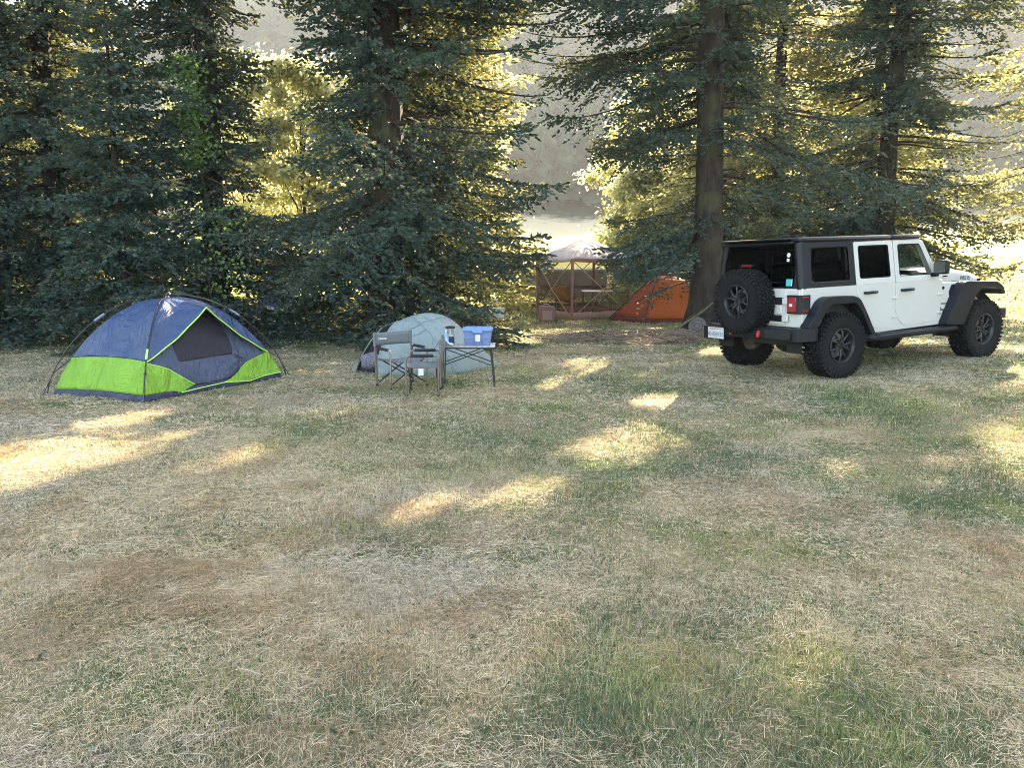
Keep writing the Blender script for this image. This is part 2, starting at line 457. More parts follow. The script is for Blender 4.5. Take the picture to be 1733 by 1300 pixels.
V = np.stack([P0 - sd * W, P0 + sd * W, P1 + sd * W * .75, P1 - sd * W * .75, P2], 1)
tip = V[:, 4:5]
Vq = np.concatenate([V, tip + (sd * W * .12)[:, None]], 1)      # quads: base->mid, mid->narrow tip
i0 = np.arange(n)[:, None] * 6
F = np.concatenate([i0 + np.array([[0, 1, 2, 3]]), i0 + np.array([[3, 2, 5, 4]])], 0)
Cc = np.repeat(c[:, None, :], 6, 1)
lawn_o = np_mesh('lawn_grass', Vq.reshape(-1, 3), F, gmat, colors=Cc.reshape(-1, 3))
tag(lawn_o, 'mown grass, half dry straw and half green', 'grass', kind='stuff')
# ------------------------------------------------------------------ trees
def bark_mat(name, c1, c2, sc=9):
    m, nt, b, out = new_mat(name)
    tc = N(nt, 'ShaderNodeTexCoord'); mp = N(nt, 'ShaderNodeMapping'); mp.inputs['Scale'].default_value = (1, 1, .35)
    nt.links.new(tc.outputs['Object'], mp.inputs[0])
    vo = N(nt, 'ShaderNodeTexVoronoi', Scale=sc * 1.6); no = N(nt, 'ShaderNodeTexNoise', Scale=sc, Detail=7, Roughness=.7)
    nt.links.new(mp.outputs[0], no.inputs[0]); nt.links.new(no.outputs['Color'], vo.inputs['Vector'])
    n2 = N(nt, 'ShaderNodeTexNoise', Scale=1.2, Detail=4); nt.links.new(tc.outputs['Object'], n2.inputs[0])
    r = ramp(nt, [(.3, c1), (.65, c2)], no.outputs[0])
    moss = ramp(nt, [(.52, (0, 0, 0)), (.7, (.7, .7, .7))], n2.outputs[0])
    mx = N(nt, 'ShaderNodeMix', data_type='RGBA'); mx.inputs[7].default_value = (.085, .095, .04, 1)
    nt.links.new(moss.outputs[0], mx.inputs[0]); nt.links.new(r.outputs[0], mx.inputs[6]); nt.links.new(mx.outputs[2], b.inputs['Base Color'])
    b.inputs['Roughness'].default_value = .9; b.inputs['Specular IOR Level'].default_value = .2
    bp = N(nt, 'ShaderNodeBump', Strength=1, Distance=.05); nt.links.new(no.outputs[0], bp.inputs['Height']); nt.links.new(bp.outputs[0], b.inputs['Normal'])
    return m
def leaf_mat(name, dark, light, tip, trans=.3, rough=.5, spec=.5, tcol=None):
    m, nt, b, out = new_mat(name)
    geo = N(nt, 'ShaderNodeNewGeometry')
    no = N(nt, 'ShaderNodeTexNoise', Scale=1.1, Detail=4); nt.links.new(geo.outputs['Position'], no.inputs[0])
    ad = N(nt, 'ShaderNodeMath', operation='MULTIPLY_ADD'); ad.inputs[1].default_value = .75
    nt.links.new(geo.outputs['Random Per Island'], ad.inputs[0])
    sb = N(nt, 'ShaderNodeMath', operation='SUBTRACT'); sb.inputs[1].default_value = .38; nt.links.new(no.outputs[0], sb.inputs[0])
    nt.links.new(sb.outputs[0], ad.inputs[2])
    r = ramp(nt, [(.1, dark), (.55, light), (.95, tip)], ad.outputs[0])
    nt.links.new(r.outputs[0], b.inputs['Base Color'])
    b.inputs['Roughness'].default_value = rough; b.inputs['Specular IOR Level'].default_value = spec
    tr = N(nt, 'ShaderNodeBsdfTranslucent'); mx = N(nt, 'ShaderNodeMixShader', Fac=trans)
    if tcol:
        tm = N(nt, 'ShaderNodeMix', data_type='RGBA'); tm.inputs[0].default_value = .75; tm.inputs[7].default_value = (*tcol, 1)
        nt.links.new(r.outputs[0], tm.inputs[6]); nt.links.new(tm.outputs[2], tr.inputs[0])
    else: nt.links.new(r.outputs[0], tr.inputs[0])
    nt.links.new(b.outputs[0], mx.inputs[1]); nt.links.new(tr.outputs[0], mx.inputs[2])
    nt.links.new(mx.outputs[0], out.inputs['Surface'])
    return m
BARK = bark_mat('spruce_bark', (.016, .012, .010), (.062, .046, .036))
TWIG = bark_mat('twig_bark', (.06, .045, .032), (.14, .105, .075), 20)
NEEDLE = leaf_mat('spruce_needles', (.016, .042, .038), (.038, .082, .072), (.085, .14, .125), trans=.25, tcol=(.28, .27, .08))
NEEDLE_LIT = leaf_mat('sunlit_spruce_needles', (.05, .075, .045), (.10, .135, .08), (.16, .19, .11), trans=.55, tcol=(.72, .66, .30))  # copy of the needles with sunlight put into its paler, yellower colour
BROAD = leaf_mat('broad_leaves', (.08, .11, .03), (.15, .18, .05), (.24, .26, .09), trans=.6, tcol=(.80, .76, .42))
VINE = leaf_mat('vine_leaves', (.045, .10, .025), (.08, .16, .035), (.13, .22, .06), trans=.4, tcol=(.28, .42, .08))

# sunlit spots on the grass: where light gets through a gap in the crowns  (x, y, radius)
SPOTS = [(-4.05, 6.2, .55), (-4.5, 5.9, .5), (-4.4, 6.6, .42), (-3.75, 6.4, .15), (-4.2, 8.0, .22), (-2.35, 6.7, .06), (.94, 6.9, .24), (1.3, 7.1, .14),
         (.1, 5.55, .03), (-.7, 5.2, .02), (2.1, 8.6, .2), (1.7, 8.9, .22), (2.45, 7.9, .16), (1.9, 7.7, .22), (.66, 10.2, .26), (1.2, 10.7, .36), (1.64, 11.4, .45),
         (1.2, 12.2, .3), (4.55, 6.7, .3), (1.1, 16.4, .8), (2.0, 17.0, .7), (2.6, 15.2, .45), (.3, 15.2, .4), (8.6, 13.2, .7), (9.6, 13.0, .8), (8.9, 12.2, .3), (-2.0, 8.4, .12), (3.6, 13.4, .35), (-3.3, 7.3, .03),
         (5.4, 13.6, .6), (6.4, 14.0, .6), (7.4, 14.4, .6), (4.5, 14.2, .4), (3.2, 14.6, .4),
         (1.9, 22.0, 1.15, 1.8), (2.4, 22.4, .8, 1.8), (1.5, 20.6, .35, .2), (4.2, 19.9, .35, .6), (7.4, 12.2, .5, 1.25), (-4.45, 10.0, .22, 1.15)]
_edge = np.random.RandomState(77)
def lit_gap(P):
    """True where a shoot stands in one of the gaps the sun comes through"""
    hit = np.zeros(len(P), bool)
    for x, y, r, *z in SPOTS:
        d = P - np.array([x, y, z[0] if z else 0.])
        t = d @ SUN
        q = d - t[:, None] * SUN
        hit |= (q ** 2).sum(1) < ((r + .06 + .009 * t) * _edge.uniform(.6, 1.25, len(P))) ** 2
    return hit

def unit(v): return v / np.maximum(np.linalg.norm(v, axis=-1, keepdims=True), 1e-9)
def shoots_mesh(B, D, L, W, rs):
    """each shoot: crossed kites along its axis -> verts, quads"""
    n = len(B)
    rv = unit(rs.normal(0, 1, (n, 3)) + np.array([0, 0, .6]))
    s1 = unit(np.cross(D, rv)); s2 = np.cross(D, s1)
    Vs = []
    for s in (s1, s2):
        m = B + D * (L * .42)[:, None]
        Vs.append(np.stack([B, m + s * W[:, None], B + D * L[:, None], m - s * W[:, None]], 1))
    V = np.stack(Vs, 1).reshape(-1, 3)
    F = np.arange(n * 8).reshape(-1, 4)
    return V, F

def spruce(name, label, pos, H, Rr, h0, seed, r_trunk, step=.058, ztop=9.0, nwhorl=6, droop=.46, gap=.34, fine=1.0, mat_n=None, lean=(0, 0), group='spruce trees around the clearing',
           bare=0.0, az_len=None, low_scale=1.0, cull=True, branch_keep=1.0, shoot=.098, extra=()):
    rs = np.random.RandomState(seed)
    px, py = pos; pz = float(height(px, py)) - .05
    t = thing(name, label, 'tree', (px, py, pz), 0, group)
    # trunk with flare and lean
    pts, rad = [], []
    for k in range(26):
        h = H * (k / 25) ** 1.15
        pts.append((lean[0] * h + .05 * math.sin(h * .7 + seed), lean[1] * h + .05 * math.cos(h * .9 + seed), h))
        rad.append(max(.012, r_trunk * (1 - h / H) ** .85 * (1 + .55 * math.exp(-h / .35))))
    ns_ = 30
    mb = MB().tube(pts, rad, ns_)
    for i_, (x_, y_, z_) in enumerate(mb.v):
        c_ = pts[min(i_ // ns_, len(pts) - 1)]; k_ = i_ % ns_
        f_ = 1 + .05 * math.sin(k_ * 2 * PI / ns_ * 7 + seed + .8 * math.sin(z_ * 1.3)) + rs.normal(0, .035) + .10 * math.exp(-z_ / .3) * math.sin(k_ * 2 * PI / ns_ * 4 + seed)
        mb.v[i_] = (c_[0] + (x_ - c_[0]) * f_, c_[1] + (y_ - c_[1]) * f_, z_)
    if r_trunk > .15:
        for q_ in range(26):
            a_ = rs.rand() * 2 * PI; z_ = rs.uniform(.5, 8); l_ = rs.uniform(.12, .55); rr_ = r_trunk * (1 - z_ / H) * .9
            mb.tube([(lean[0] * z_ + rr_ * math.cos(a_), lean[1] * z_ + rr_ * math.sin(a_), z_), (lean[0] * z_ + (rr_ + l_ * .6) * math.cos(a_), (rr_ + l_ * .6) * math.sin(a_), z_ + rs.normal(-.02, .06)), ((rr_ + l_) * math.cos(a_ + .2), (rr_ + l_) * math.sin(a_ + .2), z_ + rs.normal(-.08, .1))], [.022, .015, .005], 5, caps=False)
    limbs = mb
    Bs, Ds, Ls, Ws = [], [], [], []
    boughs = []
    h = h0
    while h < H - .3:
        coarse = 1.0 if h < ztop else 2.0
        frac = 1 - h / H
        for k in range(nwhorl):
            if rs.rand() > branch_keep: continue
            a = rs.rand() * 2 * PI
            hh = max(.12, h + rs.uniform(-.5, .5) * gap)
            Lb = Rr * frac ** .75 * rs.uniform(.62, 1.14)
            if hh < 3: Lb *= 1 - (1 - low_scale) * (1 - hh / 3)
            if az_len: Lb *= az_len(a, hh)
            if Lb < .25: continue
            up = rs.uniform(.02, .24) if hh > h0 + 3 else rs.uniform(-.05, .18)
            boughs.append((a, hh, Lb, up, droop * rs.uniform(.6, 1.4), coarse, rs.uniform(.55, 1.0) if rs.rand() < .4 else 1.0))
        h += gap * (1 if h < ztop else 1.25)
    for a, hh, Lb, up, dr in extra: boughs.append((R(a), hh, Lb, up, dr, 1.0, 1.0))
    for a, hh, Lb, up, dr, coarse, thick in boughs:
        if 1:
            ns = max(6, int(Lb / .22))
            tt = np.linspace(0, 1, ns)
            zz = Lb * (up * tt - dr * tt ** 1.6 + dr * .55 * tt ** 3.4)
            aa = a + rs.normal(0, .18) * tt
            hx = lean[0] * hh; hy = lean[1] * hh
            xr = Lb * tt * (1 - .06 * tt)
            path = np.stack([hx + np.cos(aa) * xr, hy + np.sin(aa) * xr, hh + zz], -1)
            path[:, 2] = np.maximum(path[:, 2], .10 + .25 * rs.rand() * (1 - tt))
            rb = max(.008, r_trunk * .16 * (Lb / Rr) + .004)
            if coarse == 1 or rs.rand() < .4:
                limbs.tube([tuple(p) for p in path], [rb * (1 - .88 * q) for q in tt], 5, caps=False)
            # side branchlets
            ds = .105 * coarse / thick
            m = int(Lb * (1 - bare) / ds)
            if m < 2: continue
            for side in (-1, 1):
                tb = bare + (1 - bare) * (np.arange(m) + rs.rand(m) * .9) / m
                tb = np.clip(tb, .06, .985)
                pb = np.stack([np.interp(tb, tt, path[:, i]) for i in range(3)], -1)
                tg = np.stack([np.interp(np.minimum(tb + .04, 1), tt, path[:, i]) - np.interp(tb - .04, tt, path[:, i]) for i in range(3)], -1)
                tg = unit(tg)
                lat = unit(np.cross(tg, np.array([0, 0, 1.0]))) * side
                lb = (.16 + .34 * Lb * (1 - tb) ** .8 * np.minimum(1, .35 + tb * 2.0)) * rs.uniform(.6, 1.15, m)
                lb = np.minimum(lb, 1.15)
                bd = unit(tg * rs.uniform(.5, 1.0, (m, 1)) + lat * rs.uniform(.7, 1.0, (m, 1)) + np.array([0, 0, -1]) * rs.uniform(-.15, .60, (m, 1)))
                st = step * coarse
                cnt = np.maximum(2, (lb / st).astype(int))
                rep = np.repeat(np.arange(m), cnt)
                kk = np.concatenate([np.arange(c) for c in cnt])
                s = (kk + rs.rand(len(kk))) / cnt[rep] * lb[rep]
                base = pb[rep] + bd[rep] * s[:, None]
                base[:, 2] -= .30 * s ** 1.7 * rs.uniform(.6, 1.3)
                l2 = unit(np.cross(bd[rep], np.array([0, 0, 1.0]))) * np.where(kk % 2 == 0, 1, -1)[:, None]
                d = unit(bd[rep] * rs.uniform(.35, 1.0, (len(kk), 1)) + l2 * rs.uniform(.3, .9, (len(kk), 1)) + np.array([0, 0, 1]) * rs.normal(-.05, .28, (len(kk), 1)))
                ln = shoot * coarse ** .8 * rs.uniform(.7, 1.25, len(kk))
                # tip shoot of each branchlet
                Bs.append(base); Ds.append(d); Ls.append(ln); Ws.append(ln * .25)
                te = pb + bd * lb[:, None]; te[:, 2] -= .30 * lb ** 1.7
                Bs.append(te); Ds.append(bd); Ls.append(np.full(m, shoot * 1.2 * coarse ** .8)); Ws.append(np.full(m, shoot * .25 * coarse ** .8))
            # shoots along the bough itself
            mk = int(Lb / (.05 * coarse)); tk = np.clip(.25 + .75 * rs.rand(mk), .25, 1)
            pk = np.stack([np.interp(tk, tt, path[:, i]) for i in range(3)], -1)
            dk = unit(np.stack([np.cos(aa[-1]) + rs.normal(0, .6, mk), np.sin(aa[-1]) + rs.normal(0, .6, mk), .35 + rs.normal(0, .3, mk)], -1))
            Bs.append(pk); Ds.append(dk); Ls.append(np.full(mk, shoot * coarse ** .8)); Ws.append(np.full(mk, shoot * .25 * coarse ** .8))
    B = np.concatenate(Bs); print(name, label[:40], len(B)); D = np.concatenate(Ds); L = np.concatenate(Ls); W = np.concatenate(Ws)
    if fine < 1:
        keep = rs.rand(len(B)) < fine; s = 1 / math.sqrt(fine)
        B, D, L, W = B[keep], D[keep], L[keep] * s, W[keep] * s
    keep = B[:, 2] > .05
    if cull: keep &= ~lit_gap(B + np.array([px, py, pz]))
    B, D, L, W = B[keep], D[keep], L[keep], W[keep]
    V, F = shoots_mesh(B, D, L, W, rs)
    np_mesh('crown', V, F, mat_n or NEEDLE, parent=t)
    limbs.build('trunk', BARK, t, smooth=60, fix=False)
    return t

def broadleaf(name, label, pos, H, Rr, seed, n, leaf=.09, mt=None, h0=.5, group='sunlit broadleaf trees beyond the spruces', r_trunk=.09):
    rs = np.random.RandomState(seed)
    px, py = pos; pz = float(height(px, py)) - .05
    t = thing(name, label, 'tree', (px, py, pz), 0, group)
    tr = MB(); tr.tube([(0, 0, 0), (.1, .05, H * .3), (.0, .15, H * .6), (.1, .1, H * .9)], [r_trunk, r_trunk * .8, r_trunk * .5, .01], 8)
    cl = []
    lop = [rs.uniform(.55, 1.25) for _ in range(7)]
    for k in range(120):
        a = rs.rand() * 2 * PI; q = rs.rand() ** .55; z = h0 + (H - h0) * rs.rand() ** .85
        prof = math.sin(PI * min(1, max(.06, (z - h0) / (H - h0) * .85 + .12))) ** .6 * lop[int(a / 2 / PI * 7) % 7]
        c = np.array([math.cos(a) * Rr * q * prof, math.sin(a) * Rr * q * prof, z]); cl.append((c, rs.uniform(.12, .34) * Rr * .6))
        if k % 6 == 0:
            z0 = max(.3, z * .6); tr.tube([(.05, .1, z0), tuple(c * np.array([.55, .55, .93])), tuple(c)], [r_trunk * .3, r_trunk * .16, .006], 5, caps=False)
    tr.build('trunk', BARK, t, smooth=60, fix=False)
    wts = np.array([r for _, r in cl]) ** 2; wts /= wts.sum()
    ix = rs.choice(len(cl), n, p=wts)
    C0 = np.array([c for c, _ in cl])[ix]; rr = np.array([r for _, r in cl])[ix]
    dv = unit(rs.normal(0, 1, (n, 3)))
    P = C0 + dv * (rr * np.abs(rs.normal(0, .75, n)))[:, None] * np.array([1.3, 1.3, .55])
    keep = P[:, 2] > .1
    keep &= ~lit_gap(P + np.array([px, py, pz]))
    P = P[keep]; m = len(P)
    d = unit(dv[keep] + rs.normal(0, .7, (m, 3)) + np.array([0, 0, -.35])); s = unit(np.cross(d, rs.normal(0, 1, (m, 3))))
    nn = np.cross(d, s)
    l = leaf * rs.uniform(.6, 1.3, m)[:, None]
    V = np.stack([P, P + d * l * .5 + s * l * .36 + nn * l * .08, P + d * l, P + d * l * .5 - s * l * .36 + nn * l * .08], 1).reshape(-1, 3)
    np_mesh('crown', V, np.arange(m * 4).reshape(-1, 4), mt or BROAD, parent=t)
    return t

Q = QUAL
SG = 'spruce trees around the clearing'
# ---- front row, left to right
spruce('spruce_tree', 'dense spruce cut by the left edge of the picture, darkest of the row', (-11.2, 15.0), 24, 3.2, .3, 101, .27, fine=Q)
spruce('spruce_tree', 'tall dark spruce far left with lean trunk above the dome tent pole', (-9.1, 15.9), 25, 3.0, .35, 102, .22, fine=Q, lean=(-.012, 0))
spruce('young_spruce_tree', 'dense low young spruce right behind the blue and green dome tent', (-6.9, 13.9), 6.6, 1.75, .15, 103, .09, step=.058, gap=.30, nwhorl=6, fine=Q, droop=.25)
spruce('spruce_tree', 'spruce with a vine on its trunk standing behind the dome tent', (-6.0, 15.9), 23, 3.0, .35, 104, .22, fine=Q, az_len=lambda a, h: .5 if math.cos(a) > .1 and 2.9 < h < 7 else 1.0)
spruce('spruce_tree', 'broad spruce with thick dark trunk behind the small pale blue tent', (-2.45, 15.4), 27, 3.95, .25, 105, .36, fine=Q, step=.06, nwhorl=6, low_scale=.72, az_len=lambda a, h: .58 if math.cos(a) < -.25 and 2.9 < h < 6.8 else 1.0,
       extra=[(0, 6.2, 3.9, .15, .42), (12, 6.9, 4.1, .15, .45), (-10, 7.4, 4.2, .1, .45), (-18, 5.6, 3.6, .12, .4), (20, 8.0, 4.4, .1, .5), (-4, 8.3, 4.4, .1, .5), (5, 5.2, 3.5, .1, .42)])
spruce('spruce_tree', 'slim spruce trunk just right of the thick one behind the pale tent', (-1.75, 18.8), 22, 2.3, 1.2, 106, .19, fine=.6 * Q)
def e_len(a, h):
    # long boughs to the left and right over the car, short towards the viewer so the trunk stays in sight
    f = math.sin(a)
    k = 1.0 if f > -.35 else max(.25, 1 - (-.35 - f) * 1.2)
    if h < 3.2 and math.cos(a) > 0: k *= .35
    if h < 4.2 and math.cos(a) < 0: k *= .42
    return k
spruce('spruce_tree', 'big open spruce with bare reddish trunk between the orange tent and the white car', (4.25, 17.2), 26, 5.7, 1.4, 107, .32, fine=Q, bare=.14, nwhorl=6, gap=.42, az_len=e_len, branch_keep=.84, droop=.42,
       extra=[(203, 2.3, 2.7, .05, .66), (188, 2.0, 2.5, 0, .62), (218, 2.0, 2.2, .05, .66), (194, 2.6, 2.9, .05, .66), (180, 6.5, 4.6, .15, .45), (168, 7.4, 4.8, .15, .45), (192, 7.0, 4.6, .12, .48), (175, 5.8, 4.3, .15, .45), (200, 8.0, 4.8, .12, .5), (185, 8.6, 5.0, .1, .5), (160, 6.2, 4.4, .15, .45)])
spruce('spruce_tree', 'dark spruce standing behind the white car roof', (11.0, 23.2), 26, 4.2, 1.6, 108, .28, fine=.75 * Q, branch_keep=.85, mat_n=NEEDLE)
spruce('spruce_tree', 'thin sparse spruce at the right edge of the picture, in full sun', (14.3, 20.6), 20, 3.6, 1.0, 109, .13, fine=.75 * Q, bare=.25, branch_keep=.62, gap=.5, nwhorl=4, mat_n=NEEDLE_LIT)
# ---- right of the picture: these show as dark reflections in the car windows
for i, (x, y) in enumerate([(17.5, 9.5), (20.5, 4.5), (23.5, 8.0), (22, 12.5), (19.5, 7.0), (26, 3.0)]):
    spruce('spruce_tree', 'spruce beyond the right edge, mirrored in the car windows', (x, y), 22, 3.6, .3, 121 + i, .25, fine=.45 * Q, step=.075, ztop=6, group='spruces to the right of the car', cull=False)
# ---- second row behind the camp
row2 = [(-17.5, 21, 'second row spruce at far left behind the darkest spruce', .35), (-13.2, 23.5, 'second row spruce with thin trunk near the upper left corner', .3),
        (-2.0, 24.8, 'sunlit spruce whose right side borders the hazy gap', .55), (6.9, 27.5, 'pale sunlit spruce right of the hazy gap, behind the open spruce', .5),
        (8.4, 25.2, 'pale spruce between the open spruce and the dark one behind the car', .6), (12.9, 28.5, 'pale spruce right behind the dark spruce above the car', .5),
        (9.6, 34, 'pale sunlit spruce farther back above the car rear window', .45), (29, 38, 'pale spruce farthest right beyond the meadow edge', .4)]
for i, (x, y, lb, q) in enumerate(row2):
    spruce('spruce_tree', lb, (x, y), 27 if 3 <= i <= 6 else 22, 3.4, 1.2, 140 + i, .2, fine=q * Q, step=.085, mat_n=NEEDLE_LIT, branch_keep=1.0 if 3 <= i <= 6 else .85, ztop=12, shoot=.12, group='second row of spruces in the sun')
# ---- sunlit broadleaf growth behind
bl = [(-14.5, 27, 6, 2.6), (-10.6, 31, 9, 3.2), (-7.2, 27, 8, 2.8), (-4.6, 30, 9, 3), (-2.6, 35, 8, 3), (7.2, 40, 6, 3), (11.8, 42, 8, 3.4), (5.2, 31, 5, 2.0), (7.0, 36, 10, 3.2), (14.2, 38, 10, 3.2)]
nm = ['far left behind the darkest spruce', 'seen high above the dome tent', 'glowing in the upper left gap right of the vine', 'glowing between the vine and the thick trunk', 'behind the thick trunked spruce', 'far behind the orange tent', 'behind the white car roof', 'low behind the orange tent', 'tall, left of the reddish trunk', 'tall, above the car windscreen']
for i, (x, y, H_, r_) in enumerate(bl):
    broadleaf('broadleaf_tree', 'yellow green sunlit broadleaf tree ' + nm[i], (x, y), H_, r_, 170 + i, int(26000 * Q), leaf=.16)
# ---- climbing vine on the spruce behind the dome tent
def vine():
    rs = np.random.RandomState(55)
    t = thing('climbing_vine', 'bright green vine climbing the spruce trunk behind the dome tent', 'vine', (-6.0, 15.6, 0))
    st = MB(); pts = [(.05 * math.sin(k), -.28 + .03 * math.cos(k * 1.7), .1 + k * .35) for k in range(17)]
    st.tube(pts, .018, 6); st.tube([(.0, -.3, 3.2), (.5, -.6, 3.0), (1.0, -.9, 2.4), (1.2, -1.0, 1.4)], .012, 6)
    st.build('stem', TWIG, t)
    n = 1300
    k = rs.rand(n)
    z = np.where(k < .75, 3.3 + 2.0 * rs.rand(n), .9 + 1.7 * rs.rand(n))
    x = np.where(k < .75, rs.normal(0, .2, n) + .06 * (5 - z), .75 + rs.normal(0, .38, n)); y = np.where(k < .75, -.62 - .2 * rs.rand(n), -1.35 - .35 * rs.rand(n))
    P = np.stack([x, y, z], -1)
    d = unit(rs.normal(0, .5, (n, 3)) + np.array([0, -.5, -.9])); s = unit(np.cross(d, np.array([0, -1, .3]) + rs.normal(0, .4, (n, 3))))
    l = (.065 * rs.uniform(.6, 1.3, n))[:, None]
    V = np.stack([P, P + d * l * .35 + s * l * .5, P + d * l, P + d * l * .35 - s * l * .5], 1).reshape(-1, 3)
    np_mesh('leaves', V, np.arange(n * 4).reshape(-1, 4), VINE, parent=t)
vine()
# ---- wooded hillside far behind
def far_wood():
    rs = np.random.RandomState(9)
    n = 4200
    y = 118 + 250 * rs.rand(n) ** 1.1; x = (rs.rand(n) * 2 - 1) * (60 + .9 * y)
    keep = rs.rand(n) < .35 + .65 * sstep(.35, .6, fbm(x, y, 40, 3)); x, y = x[keep], y[keep]; n = len(x)
    z = height(x, y)
    H_ = rs.uniform(6, 13, n); r_ = H_ * rs.uniform(.28, .55, n)
    lay = 6; m = 9
    Vs, Fs, o = [], [], 0
    for L_ in range(lay):
        h0 = H_ * (.05 + .8 * L_ / lay); h1 = np.minimum(H_, h0 + H_ * .33); rr = r_ * (1 - .75 * (L_ / lay) ** 1.6)
        a = (np.arange(m)[None] / m + rs.rand(n, 1)) * 2 * PI
        q = rr[:, None] * rs.uniform(.55, 1.25, (n, m))
        ring = np.stack([x[:, None] + np.cos(a) * q, y[:, None] + np.sin(a) * q, z[:, None] + h0[:, None] + rs.normal(0, .7, (n, m))], -1)
        top = np.stack([x, y, z + h1], -1)[:, None]
        V = np.concatenate([ring, top], 1)
        i0 = o + np.arange(n)[:, None, None] * (m + 1)
        k = np.arange(m)
        F = np.stack([k, (k + 1) % m, np.full(m, m)], -1)[None] + i0
        Vs.append(V.reshape(-1, 3)); Fs.append(F.reshape(-1, 3)); o += n * (m + 1)
    o_ = np_mesh('hillside_wood', np.concatenate(Vs), np.concatenate(Fs), leaf_mat('far_wood_leaves', (.012, .022, .014), (.03, .042, .022), (.055, .065, .03), trans=.1, rough=1, spec=0))
    tag(o_, 'hazy wooded hillside filling the background', 'wood', kind='stuff')
far_wood()
# ---- fallen twigs under the open spruce
def litter():
    rs = np.random.RandomState(31)
    mb = MB()
    for k in range(950):
        q = rs.rand() ** .5; a = rs.rand() * 2 * PI
        x = 2.8 + 2.3 * q * math.cos(a); y = 15.6 + 1.2 * q * math.sin(a)
        z = float(height(x, y)) + .02 + .16 * rs.rand() * (1 - q)
        b = rs.rand() * 2 * PI; l = rs.uniform(.12, .5); e = rs.normal(0, .15)
        mb.tube([(x, y, z), (x + math.cos(b) * l * .5, y + math.sin(b) * l * .5, z + l * .1), (x + math.cos(b + .4) * l, y + math.sin(b + .4) * l, max(z + e * l, z - .01))], [.008, .006, .003], 4, caps=False)
    o = mb.build('dead_twigs', mat('dead_twig_bark', (.22, .16, .115), .9, var=.7, scale=2.5, coords='Object'), smooth=60, fix=False)
    tag(o, 'dead brown twigs littering the ground under the open spruce', 'twigs', kind='stuff')
litter()
st = thing('fallen_branch', 'long bare mossy branch leaning on the reddish spruce trunk by the car', 'branch', (3.55, 16.6, 0))
MB().tube([(-.25, -.35, .0), (.1, -.3, .22), (.5, -.2, .46), (.85, -.1, .75)], [.028, .026, .02, .012], 7).tube([(.3, -.25, .33), (.5, -.3, .55)], [.012, .005], 5).build('bough', mat('mossy_branch', (.13, .12, .055), .9, var=.35, scale=8, bump=.5), st)
sg = thing('sawn_log_end', 'weathered grey sawn log round at the foot of the reddish spruce', 'log', (3.95, 16.45, 0.0))
wood_g = mat('weathered_wood', (.17, .15, .15), .9, var=.35, scale=14, bump=.6)
MB().lathe([(0, -.17), (.19, -.17), (.215, -.12), (.21, .1), (.2, .14)], (0, .1, .17), 'Y', 20).build('bark', BARK, sg)
MB().lathe([(0, 0), (.06, .006), (.065, 0), (.12, .006), (.125, 0), (.19, .004), (.195, -.01)], (0, -.075, .17), 'Y', 20).build('cut_face', wood_g, sg)
# ------------------------------------------------------------------ the white off-road car
PAINT = mat('white_car_paint', (.57, .565, .55), .22, var=.03, scale=3, coat=.6)
PLAST = mat('black_textured_plastic', (.010, .012, .017), .45, spec=.25, var=.2, scale=12, bump=.06, bscale=300)
HTOP = mat('black_hardtop_shell', (.009, .011, .016), .42, spec=.3, var=.15, scale=6, bump=.05, bscale=260)
RUB = mat('tyre_rubber', (.010, .010, .011), .85, spec=.2, var=.3, scale=18, bump=.1, bscale=90)
RIMM = mat('dark_satin_wheel_metal', (.026, .027, .031), .38, metal=.4, var=.2)
CHAS = mat('underbody_black', (.012, .012, .013), .8, var=.4, scale=9)
REDL = mat('red_lamp_lens', (.30, .008, .012), .12, var=.15, scale=30, coat=1)
REDP = mat('red_tow_hook_paint', (.55, .03, .02), .4)
AMB = mat('amber_marker_lens', (.6, .2, .03), .2, coat=1)
CHROME = mat('bright_metal', (.6, .6, .62), .2, metal=1, var=.1)
SEATM = mat('dark_seat_cloth', (.03, .03, .034), .8, var=.2)
TINT = glass_mat('dark_tinted_glass', (.10, .105, .11))
CLEAR = glass_mat('clear_car_glass', (.80, .86, .82))
INK = mat('dark_lettering', (.02, .02, .022), .4)
GREYINK = mat('grey_hood_lettering', (.12, .13, .14), .5)
STW = mat('white_sticker', (.75, .72, .76), .5, var=.15, scale=60)
STT = mat('teal_sticker', (.05, .42, .45), .4)

car = thing('parked_car', 'white four door off-road car with black hardtop and spare wheel on its tailgate', 'car', (3.9525, 10.8955, .068))
car.rotation_euler = (-.02915, -.02727, .47044)

def lean(z): return .79 - .085 * max(0, z - 1.215) / .6
def side3(poly, s, extra=0): return [(x, s * (lean(z) + extra), z) for x, z in poly]

